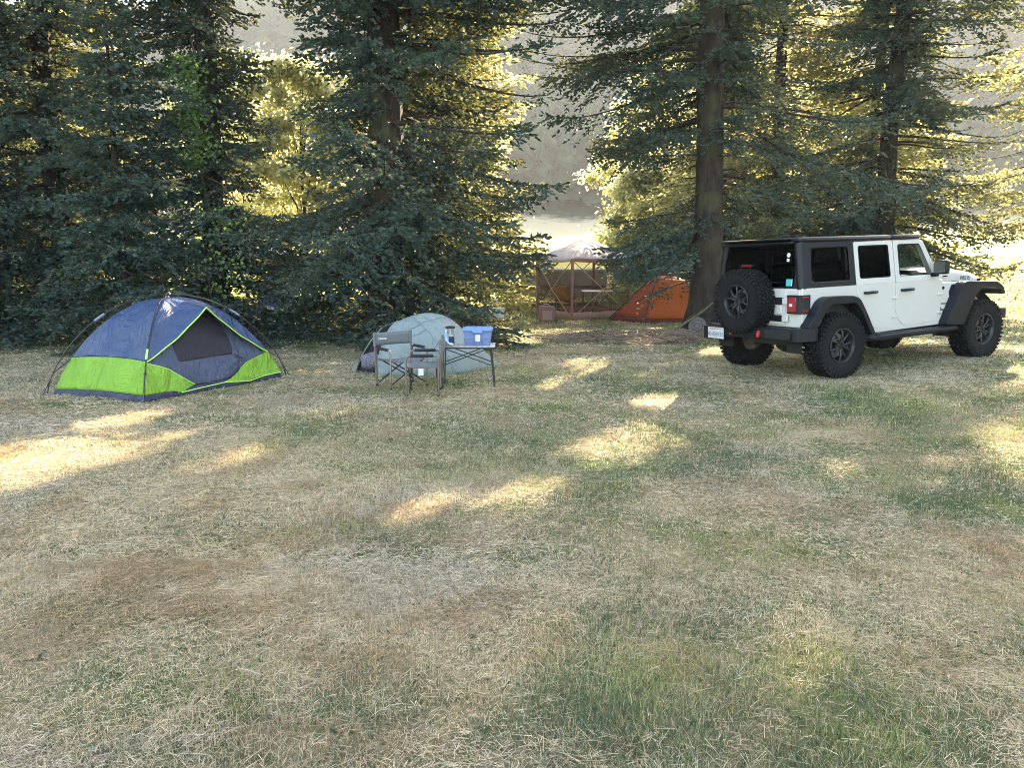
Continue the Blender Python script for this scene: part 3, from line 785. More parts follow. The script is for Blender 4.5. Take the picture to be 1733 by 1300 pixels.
# wheels ------------------------------------------------------------
def make_wheel(rz, loc, name='wheel'):
    wroot = bpy.data.objects.new(name, None); col.objects.link(wroot); wroot.parent = car
    wroot.location = loc; wroot.rotation_euler = (0, rs_w.uniform(0, 6), 0) if rz is None else (0, 0, rz)
    return wroot
rs_w = random.Random(4)
TR, TW, RR = .435, .148, .228
tyre = MB().lathe([(RR - .012, -.105), (RR + .01, -.125), (RR + .05, -.140), (RR + .11, -TW), (TR - .06, -TW + .002), (TR - .03, -TW + .012), (TR - .012, -TW + .035), (TR - .014, 0),
                   (TR - .012, TW - .035), (TR - .03, TW - .012), (TR - .06, TW - .002), (RR + .11, TW), (RR + .05, .14), (RR + .01, .125), (RR - .012, .105)], (0, 0, 0), 'Y', 64)
nb = 44
for k in range(nb):
    for row, (yc, wy, dph, ln, tw_) in enumerate([(-.118, .058, 0, .040, .25), (-.052, .048, .5, .036, -.5), (.012, .050, .15, .038, .5), (.068, .046, .6, .036, -.4), (.120, .056, .3, .040, -.25)]):
        a = 2 * PI * (k + dph) / nb
        m = Matrix.Rotation(a, 3, 'Y') @ Matrix.Rotation(tw_, 3, 'Z')
        c = Matrix.Rotation(a, 3, 'Y') @ Vector((0, yc, TR - .008))
        tyre.box(c, (ln, wy, .026), m)
    # shoulder lugs reaching down the sidewall
    a = 2 * PI * (k + .1) / nb
    for sg_ in (-1, 1):
        c = Matrix.Rotation(a, 3, 'Y') @ Vector((0, sg_ * (TW - .008), TR - .045))
        tyre.box(c, (.034, .022, .055), Matrix.Rotation(a, 3, 'Y'))
tyre_o = tyre.build('tyre', RUB, None, smooth=40, fix=False)
rim = MB().lathe([(RR, -.118), (RR + .006, -.132), (RR - .006, -.136), (RR - .022, -.118), (RR - .03, -.07), (RR - .035, .10), (RR, .118)], (0, 0, 0), 'Y', 48)
rim.lathe([(0, -.088), (.052, -.088), (.062, -.080), (.066, -.062), (.066, -.02), (0, -.02)], (0, 0, 0), 'Y', 24)
for k in range(5):
    a0 = 2 * PI * k / 5 + .2
    for da, db in ((-.16, -.30), (.16, .30)):
        p = []
        for q in (0, .35, .75, 1):
            rr = .05 + (RR - .03 - .05) * q; aa = a0 + da + (db - da) * q
            p.append((rr * math.cos(aa), -.078 - .028 * math.sin(q * 2.6), rr * math.sin(aa)))
        rim.tube(p, [.020, .017, .015, .019], 6)
    rim.tube([((RR - .10) * math.cos(a0 - .235), -.10, (RR - .10) * math.sin(a0 - .235)), ((RR - .10) * math.cos(a0 + .235), -.10, (RR - .10) * math.sin(a0 + .235))], .012, 6)
for k in range(5):
    a = 2 * PI * k / 5 + .2 + PI / 5
    rim.lathe([(.0, -.104), (.011, -.102), (.012, -.07)], (.047 * math.cos(a), 0, .047 * math.sin(a)), 'Y', 8)
rim_o = rim.build('rim', RIMM, None, smooth=45, fix=False)
disc = MB().lathe([(.05, -.01), (.165, -.01), (.165, .015), (.05, .015)], (0, 0, 0), 'Y', 32)
disc_o = disc.build('brake_disc', mat('brake_steel', (.25, .23, .22), .5, metal=.8), None)
protos = (tyre_o, rim_o, disc_o)
first = [True]
def wheel(loc, rz, spin, name='wheel', steer=0):
    wr = bpy.data.objects.new(name, None); col.objects.link(wr); wr.parent = car
    wr.location = loc; wr.rotation_mode = 'XYZ'
    wr.matrix_local = Matrix.Translation(loc) @ Matrix.Rotation(rz + steer, 4, 'Z') @ Matrix.Rotation(spin, 4, 'Y')
    for p in protos:
        c = p if first[0] else p.copy()
        if not first[0]: col.objects.link(c)
        c.parent = wr
    first[0] = False
wheel((0, -.80, .435), 0, .3)
wheel((3.008, -.80, .435), 0, .9)
wheel((0, .80, .435), PI, 1.5)
wheel((3.008, .80, .435), PI, 2.2)
wheel((-.79, .07, 1.04), -PI / 2, .1, 'spare_wheel')

# lower body ----------------------------------------------------------
side_poly = [(-.60, .70), (-.60, 1.215), (2.17, 1.215), (2.22, 1.165), (2.66, 1.16), (2.60, 1.0), (2.40, .56), (.72, .535), (.62, .60), (.46, .90), (.32, 1.02), (-.28, 1.02), (-.42, .90), (-.50, .70)]
for s in (-1, 1):
    MB().prism(side_poly, s * .745, s * .788).build('body_side', PAINT, car, bevel=.012, smooth=30)
MB().box((.82, 0, .78), (2.70, 1.46, .40)).box((2.8, 0, .80), (1.2, 1.05, .42)).box((-.35, 0, .80), (.44, 1.0, .36)).build('underbody', CHAS, car)
MB().box((.78, 0, .985), (2.72, 1.47, .03)).build('cabin_floor', SEATM, car)
# rear face: corner panels, tailgate
rp = [(-.60, .70), (-.60, 1.215), (-.545, 1.215), (-.545, .70)]
MB().box((-.575, 0, .958), (.06, 1.52, .51)).build('rear_panel', PAINT, car, bevel=.02, smooth=30)
tg_ = MB().prism(round_poly([(-.53, .735), (-.53, 1.205), (.53, 1.205), (.53, .735)], .04), -.622, -.596, 'YZ').build('tailgate', PAINT, car, bevel=.006)
HB = MB()
HB.prism(round_poly([(-.50, .775), (-.50, .86), (-.34, .86), (-.34, 1.0), (-.50, 1.0), (-.50, 1.095), (.12, 1.095), (.12, .775)], .018, 4), -.634, -.622, 'YZ')
HB.build('carrier_plate', PLAST, tg_, bevel=.003)
for z in (1.045, .815):
    MB().box((-.633, -.535, z), (.03, .10, .085)).build('hinge', PAINT, tg_, bevel=.012)
MB().box((-.630, -.43, .93), (.026, .10, .12)).build('hinge_cover', PAINT, tg_, bevel=.02)
MB().lathe([(0, -.60), (.12, -.60), (.12, -.80), (.06, -.82), (0, -.82)], (0, .07, 1.04), 'X', 20).build('spare_carrier', PLAST, tg_)
MB().box((-.71, .07, 1.515), (.06, .20, .04)).tube([(-.63, .07, 1.2), (-.68, .07, 1.5)], .018, 6).build('brake_lamp_stalk', PLAST, tg_, bevel=.006)
MB().box((-.742, .07, 1.517), (.008, .17, .022)).build('high_brake_lamp', REDL, tg_)
# tail lamps
for s in (-1, 1):
    lamp = MB().prism(round_poly([(-.66, -.85 * 0 + .575), (-.66, .76), (-.62, .815), (-.50, .835), (-.47, .80), (-.47, .575)], .03, 4), .888, 1.13, 'XY')
    lamp.v = [(x, s * y, z) for x, y, z in lamp.v]
    tl = lamp.build('tail_lamp', PLAST, car, bevel=.014, seg=3)
    MB().prism(rrect(min(s * .60, s * .745), max(s * .60, s * .745), .91, 1.105, .03), -.668, -.655, 'YZ').build('lens', REDL, tl, bevel=.005)
    for z in (.925, 1.10):
        MB().box((-.575, s * .829, z), (.13, .012, .025), Matrix.Rotation(-s * .12, 3, 'Z')).build('side_lens', REDL, tl, bevel=.003)
    MB().box((-.672, s * .665, 1.0), (.006, .05, .035)).build('reverse_lamp', STW, tl, bevel=.004)
# rear bumper -----------------------------------------------------------
bp_ = MB().box((-.715, 0, .615), (.19, 1.50, .175))
bu = bp_.build('rear_bumper', PLAST, car, bevel=.035, seg=3)
for s in (-1, 1):
    MB().prism(round_poly([(-.80, s * .70), (-.74, s * .86), (-.52, s * .935), (-.44, s * .93), (-.44, s * .78), (-.66, s * .70)], .03, 4), .535, .705, 'XY').build('bumper_corner', PLAST, bu, bevel=.02)
    MB().prism(rrect(min(s * .36, s * .80), max(s * .36, s * .80), .560, .675, .03), -.822, -.806, 'YZ').build('bumper_pad', CHAS, bu, bevel=.008)
    hk = MB().lathe([(.018, -.03), (.018, .03)], (-.84, s * .26, .60), 'Z', 10).box((-.82, s * .26, .62), (.05, .035, .07))
    hk.build('tow_hook', REDP, bu, bevel=.008)
pl = MB().box((-.84, .555, .575), (.012, .325, .16)).build('number_plate', mat('plate_enamel', (.60, .60, .58), .35), bu, bevel=.003)
MB().box((-.815, .60, .575), (.06, .42, .19)).build('plate_bracket', PLAST, bu, bevel=.01)
PB = mat('plate_blue_ink', (.06, .12, .26), .4); PR = mat('plate_red_ink', (.55, .12, .10), .4)
text('AHE6935', .088, PB, pl, frame((-.8475, .555, .555), (0, -1, 0), (0, 0, 1)), space=.95)
text('WASHINGTON', .036, PR, pl, frame((-.8475, .56, .632), (0, -1, 0), (0, 0, 1)))
# fender flares ---------------------------------------------------------
rf = round_poly([(-.64, .705), (-.53, .84), (-.37, 1.05), (-.26, 1.095), (.21, 1.085), (.33, 1.04), (.47, .84), (.66, .53), (.57, .53), (.37, .86), (.25, .985), (-.20, .99), (-.30, .93), (-.44, .705)], .05, 4)
ff = round_poly([(2.13, .56), (2.46, 1.12), (2.56, 1.17), (3.28, 1.135), (3.43, 1.06), (3.50, .94), (3.41, .93), (3.36, 1.01), (3.26, 1.045), (2.92, 1.06), (2.80, .98), (2.60, .62), (2.54, .53)], .05, 4)
for s in (-1, 1):
    for nm_, pl_, y0 in (('rear_fender_flare', rf, .775), ('front_fender', ff, .58)):
        # outer skin and a shallower inner lip so the edge reads as two steps
        o = MB().prism(pl_, s * y0, s * .925).build(nm_, PLAST, car, bevel=.022, seg=3)
    MB().lathe([(.50, -.62), (.53, -.62), (.53, -.77), (.50, -.77)], (0, 0, 0), 'Y', 40)
    MB().box((3.44, s * .80, 1.0), (.07, .16, .05)).build('turn_lamp', AMB, car, bevel=.012)
    # black vent behind the front fender
    MB().prism(round_poly([(2.34, 1.02), (2.40, 1.125), (2.52, 1.13), (2.45, .93), (2.37, .93)], .02, 4), s * .786, s * .800).build('fender_vent', PLAST, car, bevel=.004)
    # wheel-house liners
    for xc in (0, 3.008):
        lin = MB(); P = []
        for k in range(15):
            a = R(-8 + 196 * k / 14); P.append([(xc + .56 * math.cos(a), s * y, .435 + .56 * math.sin(a)) for y in (.50, .77)])
        lin.grid(P); lin.build('wheel_house', CHAS, car)
# doors ---------------------------------------------------------------------
rd = round_poly([(.40, 1.212), (1.168, 1.212), (1.168, .68), (1.10, .60), (.82, .60), (.74, .625), (.50, .98), (.40, 1.09)], [.005, .005, .05, .05, .03, .04, .06, .06], 4)
fd = round_poly([(1.184, 1.212), (2.135, 1.212), (2.135, .70), (2.06, .62), (1.42, .605), (1.30, .64), (1.184, .82)], [.005, .005, .05, .05, .06, .06, .08], 4)
def upper(outer, inner, s, r1, r2, pr):
    a = round_poly(outer, r1); b = round_poly(inner, r2)
    m = MB()
    A = side3(a, s, .006); B = side3(b, s, .006); A2 = side3(a, s, -.030); B2 = side3(b, s, -.030)
    m.ring(A, B); m.ring(A2, B2); m.ring(A, A2); m.ring(B, B2)
    return m
for s in (-1, 1):
    for nm_, low, outer, inner, hx, gl, hz in (
            ('rear_door', rd, [(.40, 1.213), (1.168, 1.213), (1.168, 1.785), (.40, 1.785)], [(.47, 1.29), (1.095, 1.29), (1.085, 1.735), (.475, 1.735)], .65, TINT, 1.10),
            ('front_door', fd, [(1.184, 1.213), (2.13, 1.213), (1.80, 1.785), (1.184, 1.785)], [(1.265, 1.29), (1.975, 1.29), (1.735, 1.735), (1.265, 1.735)], 1.40, CLEAR, 1.10)):
        d = MB().prism(low, s * .70, s * .797).build(nm_, PAINT, car, bevel=.007)
        upper(outer, inner, s, [.01, .01, .04, .04], .045, None).build('window_frame', PAINT, d, bevel=.004)
        m = MB(); m.add(side3(round_poly(inner, .04), s, -.010), [tuple(range(20))])
        m.build('window_glass', gl, d, smooth=0)
        # black rubber seal round the glass
        m = MB(); sl_ = round_poly(inner, .045); cx_ = sum(p[0] for p in sl_) / 20; cz_ = sum(p[1] for p in sl_) / 20
        i2 = [(cx_ + (x - cx_) * .955, cz_ + (z - cz_) * .935) for x, z in sl_]
        m.ring(side3(sl_, s, .000), side3(i2, s, .000)); m.build('window_seal', RUB, d, smooth=0)
        MB().tube([(hx - .115, s * .828, hz), (hx - .09, s * .84, hz), (hx + .10, s * .84, hz + .003), (hx + .12, s * .828, hz + .003)], [.016, .02, .019, .014], 8).box((hx - .1, s * .812, hz), (.03, .04, .03)).box((hx + .1, s * .812, hz), (.03, .04, .03)).build('handle', PLAST, d)
        xh = 1.19 if nm_ == 'rear_door' else 2.155
        for z in (.74, 1.0):
            MB().box((xh - .02, s * .803, z), (.11, .022, .034)).build('hinge', PAINT, d, bevel=.006)
# mirrors
for s in (-1, 1):
    mi = MB().box((1.945, s * .935, 1.39), (.10, .20, .195)).build('mirror', PLAST, car, bevel=.03, seg=3)
    MB().box((1.96, s * .82, 1.285), (.08, .10, .055)).build('mirror_arm', PLAST, mi, bevel=.012)
    MB().prism(rrect(min(s * .85, s * 1.02), max(s * .85, s * 1.02), 1.31, 1.47, .025), 1.889, 1.8935, 'YZ').build('mirror_glass', mat('mirror_silver', (.5, .52, .55), .05, metal=1), mi)
# hardtop ---------------------------------------------------------------------
ht = MB().box((.27, 0, 1.832), (1.78, 1.435, .07)).build('hardtop', HTOP, car, bevel=.045, seg=4)
MB().box((1.485, 0, 1.832), (.60, 1.425, .068)).build('front_roof_panel', HTOP, car, bevel=.045, seg=4)
MB().box((.3, 0, 1.85), (3.0 - .9, 1.2, .02)).build('roof_rib', HTOP, ht, bevel=.008)
for s in (-1, 1):
    q = upper([(-.575, 1.216), (.388, 1.216), (.388, 1.80), (-.56, 1.80)], [(-.44, 1.275), (.295, 1.275), (.295, 1.735), (-.42, 1.735)], s, [.01, .01, .03, .03], .05, None)
    q.build('side_panel', HTOP, ht, bevel=.004)
    m = MB(); m.add(side3(round_poly([(-.44, 1.275), (.295, 1.275), (.295, 1.735), (-.42, 1.735)], .05), s, -.004), [tuple(range(20))]); m.build('quarter_glass', TINT, ht, smooth=0)
    pts = round_poly([(-.44, 1.275), (.295, 1.275), (.295, 1.735), (-.42, 1.735)], .05)
    i2 = [(x + (-.07 - x) * .03, z + (1.5 - z) * .05) for x, z in pts]
    m = MB(); m.ring(side3(pts, s, .009), side3(i2, s, .004)); m.build('glass_trim', CHROME if False else PLAST, ht, smooth=0)
    MB().tube([(-.555, s * .735, 1.20), (-.550, s * .700, 1.5), (-.545, s * .655, 1.81)], [.058, .058, .055], 16).build('corner_pillar', HTOP, ht)
# rear window
def rx(z): return -.607 + .055 * (z - 1.22) / .58
ro = [(rx(z), y, z) for y, z in rrect(-.715, .715, 1.216, 1.80, .03)]
ri = [(rx(z), y, z) for y, z in rrect(-.635, .635, 1.24, 1.765, .05)]
ri2 = [(x + .03, y, z) for x, y, z in ri]
MB().ring(ro, ri).ring(ri, ri2).build('rear_window_frame', HTOP, ht, smooth=20)
rg = MB(); rg.add([(rx(z) - .006, y, z) for y, z in rrect(-.65, .65, 1.232, 1.775, .05)], [tuple(range(20))]); rgo = rg.build('rear_glass', TINT, ht, smooth=0)
MB().tube([(-.64, .1, 1.27), (-.63, -.25, 1.30), (-.625, -.42, 1.285)], .008, 5).build('wiper', PLAST, ht)
def on_glass(y0, y1, z0, z1, r, m_, nm_):
    q = MB(); q.add([(rx(z) - .010, y, z) for y, z in rrect(y0, y1, z0, z1, r)], [tuple(range(20))]); q.build(nm_, m_, ht, smooth=0)
on_glass(-.555, -.495, 1.615, 1.675, .028, STW, 'sticker'); on_glass(-.545, -.50, 1.56, 1.60, .004, STW, 'sticker'); on_glass(-.61, -.52, 1.245, 1.335, .006, STT, 'sticker'); on_glass(-.625, -.612, 1.245, 1.335, .003, STW, 'sticker')
MB().box((-.625, 0, 1.80), (.10, 1.30, .03)).build('rear_spoiler', HTOP, ht, bevel=.012)
# windscreen ------------------------------------------------------------------
def wpt(y, t): return (2.13 - .345 * t, y * (1 - .055 * t), 1.225 + .575 * t)
wo = [wpt(y, t) for y, t in rrect(-.735, .735, 0, 1, .04)]; wi = [wpt(y, t) for y, t in rrect(-.655, .655, .1, .9, .05)]
wo2 = [(x - .05, y, z - .02) for x, y, z in wo]; wi2 = [(x - .05, y, z - .02) for x, y, z in wi]
ws = MB(); ws.ring(wo, wi); ws.ring(wo2, wi2); ws.ring(wo, wo2); ws.ring(wi, wi2)
wf = ws.build('windscreen_frame', PAINT, car, bevel=.01)
m = MB(); m.add([(x - .02, y, z) for x, y, z in wi], [tuple(range(20))]); m.build('windscreen_glass', CLEAR, wf, smooth=0)
# bonnet, engine bay, grille ---------------------------------------------------
xsH = [2.17, 2.35, 2.6, 2.85, 3.05, 3.22, 3.34, 3.43, 3.48]
zc_ = [1.335, 1.355, 1.365, 1.355, 1.335, 1.295, 1.24, 1.18, 1.10]
P = []
for x, zc in zip(xsH, zc_):
    t = (x - 2.17) / 1.31; hw = .705 - .115 * t; zs = 1.165 - .075 * t
    ze = zc - .055 - .02 * t
    row = []
    for yy, zz in ((-1, zs), (-1, (zs + ze) / 2), (-.985, ze - .012), (-.955, ze + .012), (-.88, ze + .028), (-.6, zc - .020), (-.55, zc), (0, zc + .012)):
        row.append((x, yy * hw, max(zz, zs)))
    P.append(row + [(x, -y, z) for x, y, z in row[-2::-1]])
P.append([(3.49, y * .98, 1.05) for _, y, _ in P[-1]])
hood = MB().grid(P).build('bonnet', PAINT, car, smooth=40, bevel=.004)
for s in (-1, 1):
    MB().prism([(2.2, 1.16), (3.46, 1.085), (3.46, .80), (2.5, .62), (2.2, .62)], s * .50, s * .575).build('engine_bay_side', PAINT, car)
    MB().lathe([(0, 0), (.028, .004), (.03, .02)], (2.36, s * .715, 1.235), 'Z', 10).build('bonnet_catch', PLAST, hood)
    MB().box((3.30, s * .62, 1.145), (.06, .03, .06)).build('bonnet_latch', RUB, hood, bevel=.01)
MB().box((2.17, 0, 1.19), (.10, 1.42, .09)).build('cowl', PAINT, car, bevel=.02)
gr_ = MB().prism(round_poly([(-.62, .74), (-.60, 1.08), (.60, 1.08), (.62, .74)], .05), 3.45, 3.51, 'YZ').build('grille', PAINT, car, bevel=.012)
for k in range(7):
    MB().prism(rrect(-.24 + k * .08 - .022, -.24 + k * .08 + .022, .80, 1.03, .02), 3.509, 3.513, 'YZ').build('grille_slot', CHAS, gr_)
for s in (-1, 1):
    MB().lathe([(0, .03), (.06, .02), (.085, 0), (.09, -.02)], (3.515, s * .46, .92), 'X', 24).build('headlamp', CLEAR, gr_)
MB().box((3.66, 0, .63), (.20, 1.6, .17)).box((3.56, 0, .58), (.12, 1.0, .12)).build('front_bumper', PLAST, car, bevel=.03, seg=3)
# lettering -------------------------------------------------------------------
for s in (-1, 1):
    y = s * .7895
    xd = (1, 0, 0) if s < 0 else (-1, 0, 0)
    text('Jeep', .115, INK, car, frame((2.265, y, .765), xd, (0, 0, 1)), bold=.002)
    text('WRANGLER', .030, INK, car, frame((2.265, y, .855), xd, (0, 0, 1)), bold=.001)
    hwm = .705 - .115 * ((2.93 - 2.17) / 1.31)
    text('WILLYS', .082, GREYINK, hood, frame((2.93, s * (hwm + .003), 1.195), (1, .088, -.057) if s < 0 else (-1, .088, .057), (0, 0, 1)), bold=.0015)
    MB().lathe([(0, .012), (.02, .01), (.026, -.004)], (0, 0, 0), 'Z', 12).build('antenna_base', RUB, car, xf=Matrix.Translation((2.215, s * .789, 1.085)) @ Matrix.Rotation(-s * PI / 2, 4, 'X'))
# rock rails, chassis, axles -----------------------------------------------------
for s in (-1, 1):
    rail = MB().tube([(.50, s * .66, .50), (.64, s * .84, .485), (.80, s * .875, .48), (2.30, s * .875, .50), (2.44, s * .86, .50)], .042, 10).tube([(1.0, s * .60, .52), (1.0, s * .87, .48)], .03, 8).tube([(2.0, s * .60, .52), (2.0, s * .87, .49)], .03, 8)
    rail.prism([(.72, s * .76), (.72, s * .89), (2.38, s * .885), (2.40, s * .76)], .515, .535, 'XY')
    rail.build('rock_rail', PLAST, car)
    MB().box((1.45, s * .42, .56), (4.1, .08, .12)).build('chassis_rail', CHAS, car)
ax = MB().tube([(0, -.66, .435), (0, .66, .435)], .045, 10).lathe([(0, -.15), (.10, -.13), (.155, -.03), (.155, .04), (.10, .13), (0, .15)], (-.03, .0, .43), 'X', 18)
ax.tube([(.05, -.45, .40), (1.0, -.50, .52)], .025, 6).tube([(.05, .45, .40), (1.0, .50, .52)], .025, 6).tube([(0, 0, .46), (1.4, 0, .56)], .035, 8).tube([(-.05, -.48, .45), (-.05, -.46, .85)], .035, 8).tube([(-.05, .48, .45), (-.05, .46, .85)], .035, 8)
ax.build('rear_axle', CHAS, car)
MB().tube([(3.008, -.66, .435), (3.008, .66, .435)], .045, 10).lathe([(0, -.15), (.10, -.13), (.14, 0), (.10, .13), (0, .15)], (3.03, .2, .43), 'X', 18).build('front_axle', CHAS, car)
MB().tube([(-.40, -.62, .52), (-.40, .30, .52)], .095, 14).tube([(-.40, .3, .52), (-.2, .45, .5), (.3, .4, .55)], .028, 8).build('muffler', mat('dull_exhaust_steel', (.12, .11, .10), .5, metal=.7, var=.4), car, bevel=.01)
# seats ----------------------------------------------------------------------------
for x, y in ((1.30, -.36), (1.30, .36), (.42, -.38), (.42, .38)):
    st_ = MB().box((x + .22, y, 1.05), (.5, .48, .16)).box((x - .06, y, 1.27), (.15, .46, .50), Matrix.Rotation(-.2, 3, 'Y')).build('seat', SEATM, car, bevel=.05, seg=3)
    MB().box((x - .14, y, 1.59), (.10, .25, .16)).build('headrest', SEATM, st_, bevel=.04, seg=3)
MB().box((1.95, 0, 1.13), (.30, 1.40, .22)).build('dashboard', SEATM, car, bevel=.05)
sw = MB(); sw.lathe([(.17 + .016 * math.cos(a), .016 * math.sin(a)) for a in [2 * PI * k / 8 for k in range(8)]], (0, 0, 0), 'Z', 28, closed=True); sw.box((0, 0, -.02), (.30, .05, .02))
sw.build('steering_wheel', SEATM, car, xf=Matrix.Translation((1.72, .36, 1.24)) @ Matrix.Rotation(-1.15, 4, 'Y'))
for s in (-1, 1):
    MB().tube([(.35, s * .62, 1.0), (.33, s * .60, 1.74), (-.5, s * .58, 1.72)], .03, 8).tube([(1.16, s * .68, 1.0), (1.16, s * .62, 1.74), (.33, s * .60, 1.74)], .03, 8).tube([(1.16, s * .62, 1.74), (1.8, s * .6, 1.75)], .03, 8).build('roll_bar', SEATM, car)
# ------------------------------------------------------------------ blue and green dome tent
BLUE = fabric('blue_tent_cloth', (.042, .075, .175), trans=.18, rough=.42, spec=.5, wr=.75, wscale=2.6)
LIME = fabric('lime_tent_cloth', (.27, .51, .06), trans=.25, rough=.5, wr=.8, wscale=4)
GREYC = fabric('blue_grey_door_cloth', (.085, .10, .165), trans=.15, wr=.8, wscale=4)
NAVY = fabric('navy_floor_cloth', (.028, .035, .075), trans=0, rough=.45, wscale=7)
MESH = fabric('dark_mesh_window', (.028, .026, .038), trans=.1, wscale=5)
POLE = mat('black_tent_pole', (.02, .02, .022), .35)
PIPE = mat('lime_piping', (.42, .72, .12), .5)
JOINT = mat('blue_grey_plastic', (.16, .19, .28), .45)
CORD = mat('pale_cord', (.5, .42, .36), .7)

TH = 1.16
tN, tL, tR_ = np.array([-4.34, 8.91]), np.array([-5.66, 9.35]), np.array([-3.25, 10.67])
tB = tL + tR_ - tN; tC = (tL + tR_) / 2
tent = thing('dome_tent', 'blue and lime green dome tent with black outside poles', 'tent', (tC[0], tC[1], float(height(*tC)) - .0))
def TS(a, b, u, z, off=0):
    th = math.asin(min(1, max(0, z / TH)) ** (1 / 1.6)); r = math.cos(th) * (1 + off) + off * .15
    q = r * (a + (b - a) * u - tC)
    sag = 0
    return (q[0], q[1], z)
def wob(u, z, k): return .006 * math.sin(9 * u + 5 * z + k) + .004 * math.sin(23 * u - 14 * z + 2 * k)
def patch(name, m, a, b, u0, u1, lo, hi, par, off=0, nu=26, nv=22, amp=1.0, seed=0):
    P = []
    for i in range(nu + 1):
        u = u0 + (u1 - u0) * i / nu
        zl, zh = lo(u), hi(u)
        P.append([TS(a, b, u, zl + (zh - zl) * j / nv, off + amp * wob(u, zl + (zh - zl) * j / nv, seed) * math.sin(PI * min(1, max(0, u))) ) for j in range(nv + 1)])
    return MB().grid(P).build(name, m, par, smooth=60, solid=.003)
def itp(xs_, ys_): return lambda u: float(np.interp(u, xs_, ys_))
tub = lambda u: .065 + .02 * math.sin(PI * u)
top = lambda u: TH
sides = [(tL, tN, 1), (tN, tR_, 0), (tR_, tB, 2), (tB, tL, 3)]
for a, b, k in sides:
    patch('floor_tub', NAVY, a, b, 0, 1, lambda u: -.01, tub, tent, .006, nv=4, seed=k, amp=2)
    if k == 0: continue
    lt = lambda u: .445 + .03 * math.sin(PI * u)
    patch('lower_panel', LIME, a, b, 0, 1, tub, lt, tent, 0, nv=12, seed=k)
    patch('upper_panel', BLUE, a, b, 0, 1, lt, top, tent, 0, nv=26, seed=k)
# door side
a, b = tN, tR_
patch('door_panel', GREYC, a, b, 0.0, 1.0, tub, lambda u: 1.08, tent, -.04, nu=36, nv=30, amp=1.4, seed=5)
patch('lower_panel', LIME, a, b, 0, .335, itp([0, .18, .24, .335], [.07, .065, .03, .10]), itp([0, .02, .10, .17, .24, .335], [.44, .42, .375, .32, .23, .105]), tent, .012, seed=6)
patch('lower_panel', LIME, a, b, .55, 1.0, itp([.55, .73, .8, 1], [.065, .03, .06, .07]), itp([.55, .60, .66, .71, .76, .82, .95, 1], [.07, .10, .16, .23, .275, .30, .355, .37]), tent, .012, seed=7)
win = patch('mesh_window', MESH, a, b, .20, .80, itp([.2, .25, .71, .76, .8], [.63, .39, .40, .58, .82]), itp([.2, .25, .45, .60, .71, .77, .8], [.66, .72, .90, .97, .965, .90, .83]), tent, -.032, seed=5, amp=1.4)
def line_on(pts, r, m, nm, off=.017, par=tent):
    q = []
    for (u0, z0), (u1, z1) in zip(pts[:-1], pts[1:]):
        for k in range(6): q.append(TS(a, b, u0 + (u1 - u0) * k / 6, z0 + (z1 - z0) * k / 6, off))
    q.append(TS(a, b, *pts[-1], off))
    return MB().tube(q, r, 5).build(nm, m, par, smooth=60)
line_on([(.0, .43), (.10, .375), (.17, .32), (.24, .23), (.335, .10)], .006, PIPE, 'lime_piping')
line_on([(.24, .03), (.37, .045), (.55, .06), (.73, .025), (.85, .06), (1, .07)], .007, PIPE, 'lime_piping')
line_on([(.335, .10), (.45, .09), (.55, .07), (.66, .16), (.71, .23), (.77, .42), (.79, .66), (.77, .86), (.68, .97), (.55, .99)], .005, POLE, 'door_zip', -.018)
line_on([(.71, .40), (.74, .36), (.79, .31)], .006, POLE, 'door_zip_end', -.008)
# fly held out over the door: apex on a short awning pole
apex = Vector((.665 * .84, -.22 * .84, 1.035))
def fly(nm, corner, u, z0):
    th0 = math.asin((z0 / TH) ** (1 / 1.6))
    st = Vector(TS(a, b, u, z0, .01))
    P = []
    for i in range(25):
        t = i / 24
        th = th0 + (PI / 2 - th0) * t
        r = math.cos(th) * 1.01
        A = Vector((r * (corner - tC)[0], r * (corner - tC)[1], TH * math.sin(th) ** 1.6 + .004))
        E = st.lerp(apex, t); E.z -= .045 * math.sin(PI * t); 
        row = []
        for j in range(13):
            s = j / 12
            p = A.lerp(E, s); p.z += -.025 * math.sin(PI * s) * math.sin(PI * t) + .004 * math.sin(17 * t + 9 * s)
            row.append(p)
        P.append(row)
    o = MB().grid(P).build(nm, BLUE, tent, smooth=60, solid=.003)
    MB().tube([r[-1] for r in P], .009, 6).build('lime_piping', PIPE, o, smooth=60)
    return o
fly('rain_fly', tN, 0.0, .44); fly('rain_fly', tR_, 1.0, .37)
# poles outside the cloth
def pole_arc(c, H_=1.205, k=1.055, e=1.38):
    pts = []
    for i in range(33):
        th = PI / 2 * i / 32
        r = math.cos(th) * k
        pts.append((r * (c - tC)[0], r * (c - tC)[1], H_ * math.sin(th) ** e - .01 * (1 - i / 32)))
    return pts
for c in (tN, tL, tR_, tB):
    kk = 1.02 if c is tN else 1.055
    pts = pole_arc(c, 1.20, kk, 1.55 if c is tN else 1.36)
    po = MB().tube(pts, .0075, 6).build('pole', POLE, tent, smooth=60)
    if c is not tN:
        i = 19
        MB().tube([pts[i], pts[i + 1], pts[i + 2]], .017, 7).build('pole_joint', JOINT, po, smooth=60)
    else:
        MB().tube([pts[12], pts[14]], .014, 7).build('pole_joint', PIPE, po, smooth=60)
        for q in (9, 17, 25):
            MB().box(pts[q], (.03, .02, .02)).build('pole_clip', POLE, po, bevel=.004)
    d = (c - tC) / np.linalg.norm(c - tC)
    if c is not tN:      # stay between pole and corner of the floor
        MB().tube([(pts[7][0], pts[7][1], pts[7][2]), TS(c, c, 0, .42, .0)], .006, 5).build('pole_clip', POLE, po)
        MB().tube([((c - tC)[0] * 1.09, (c - tC)[1] * 1.09, 0), pts[6]], .006, 5).build('pole_foot', POLE, po)
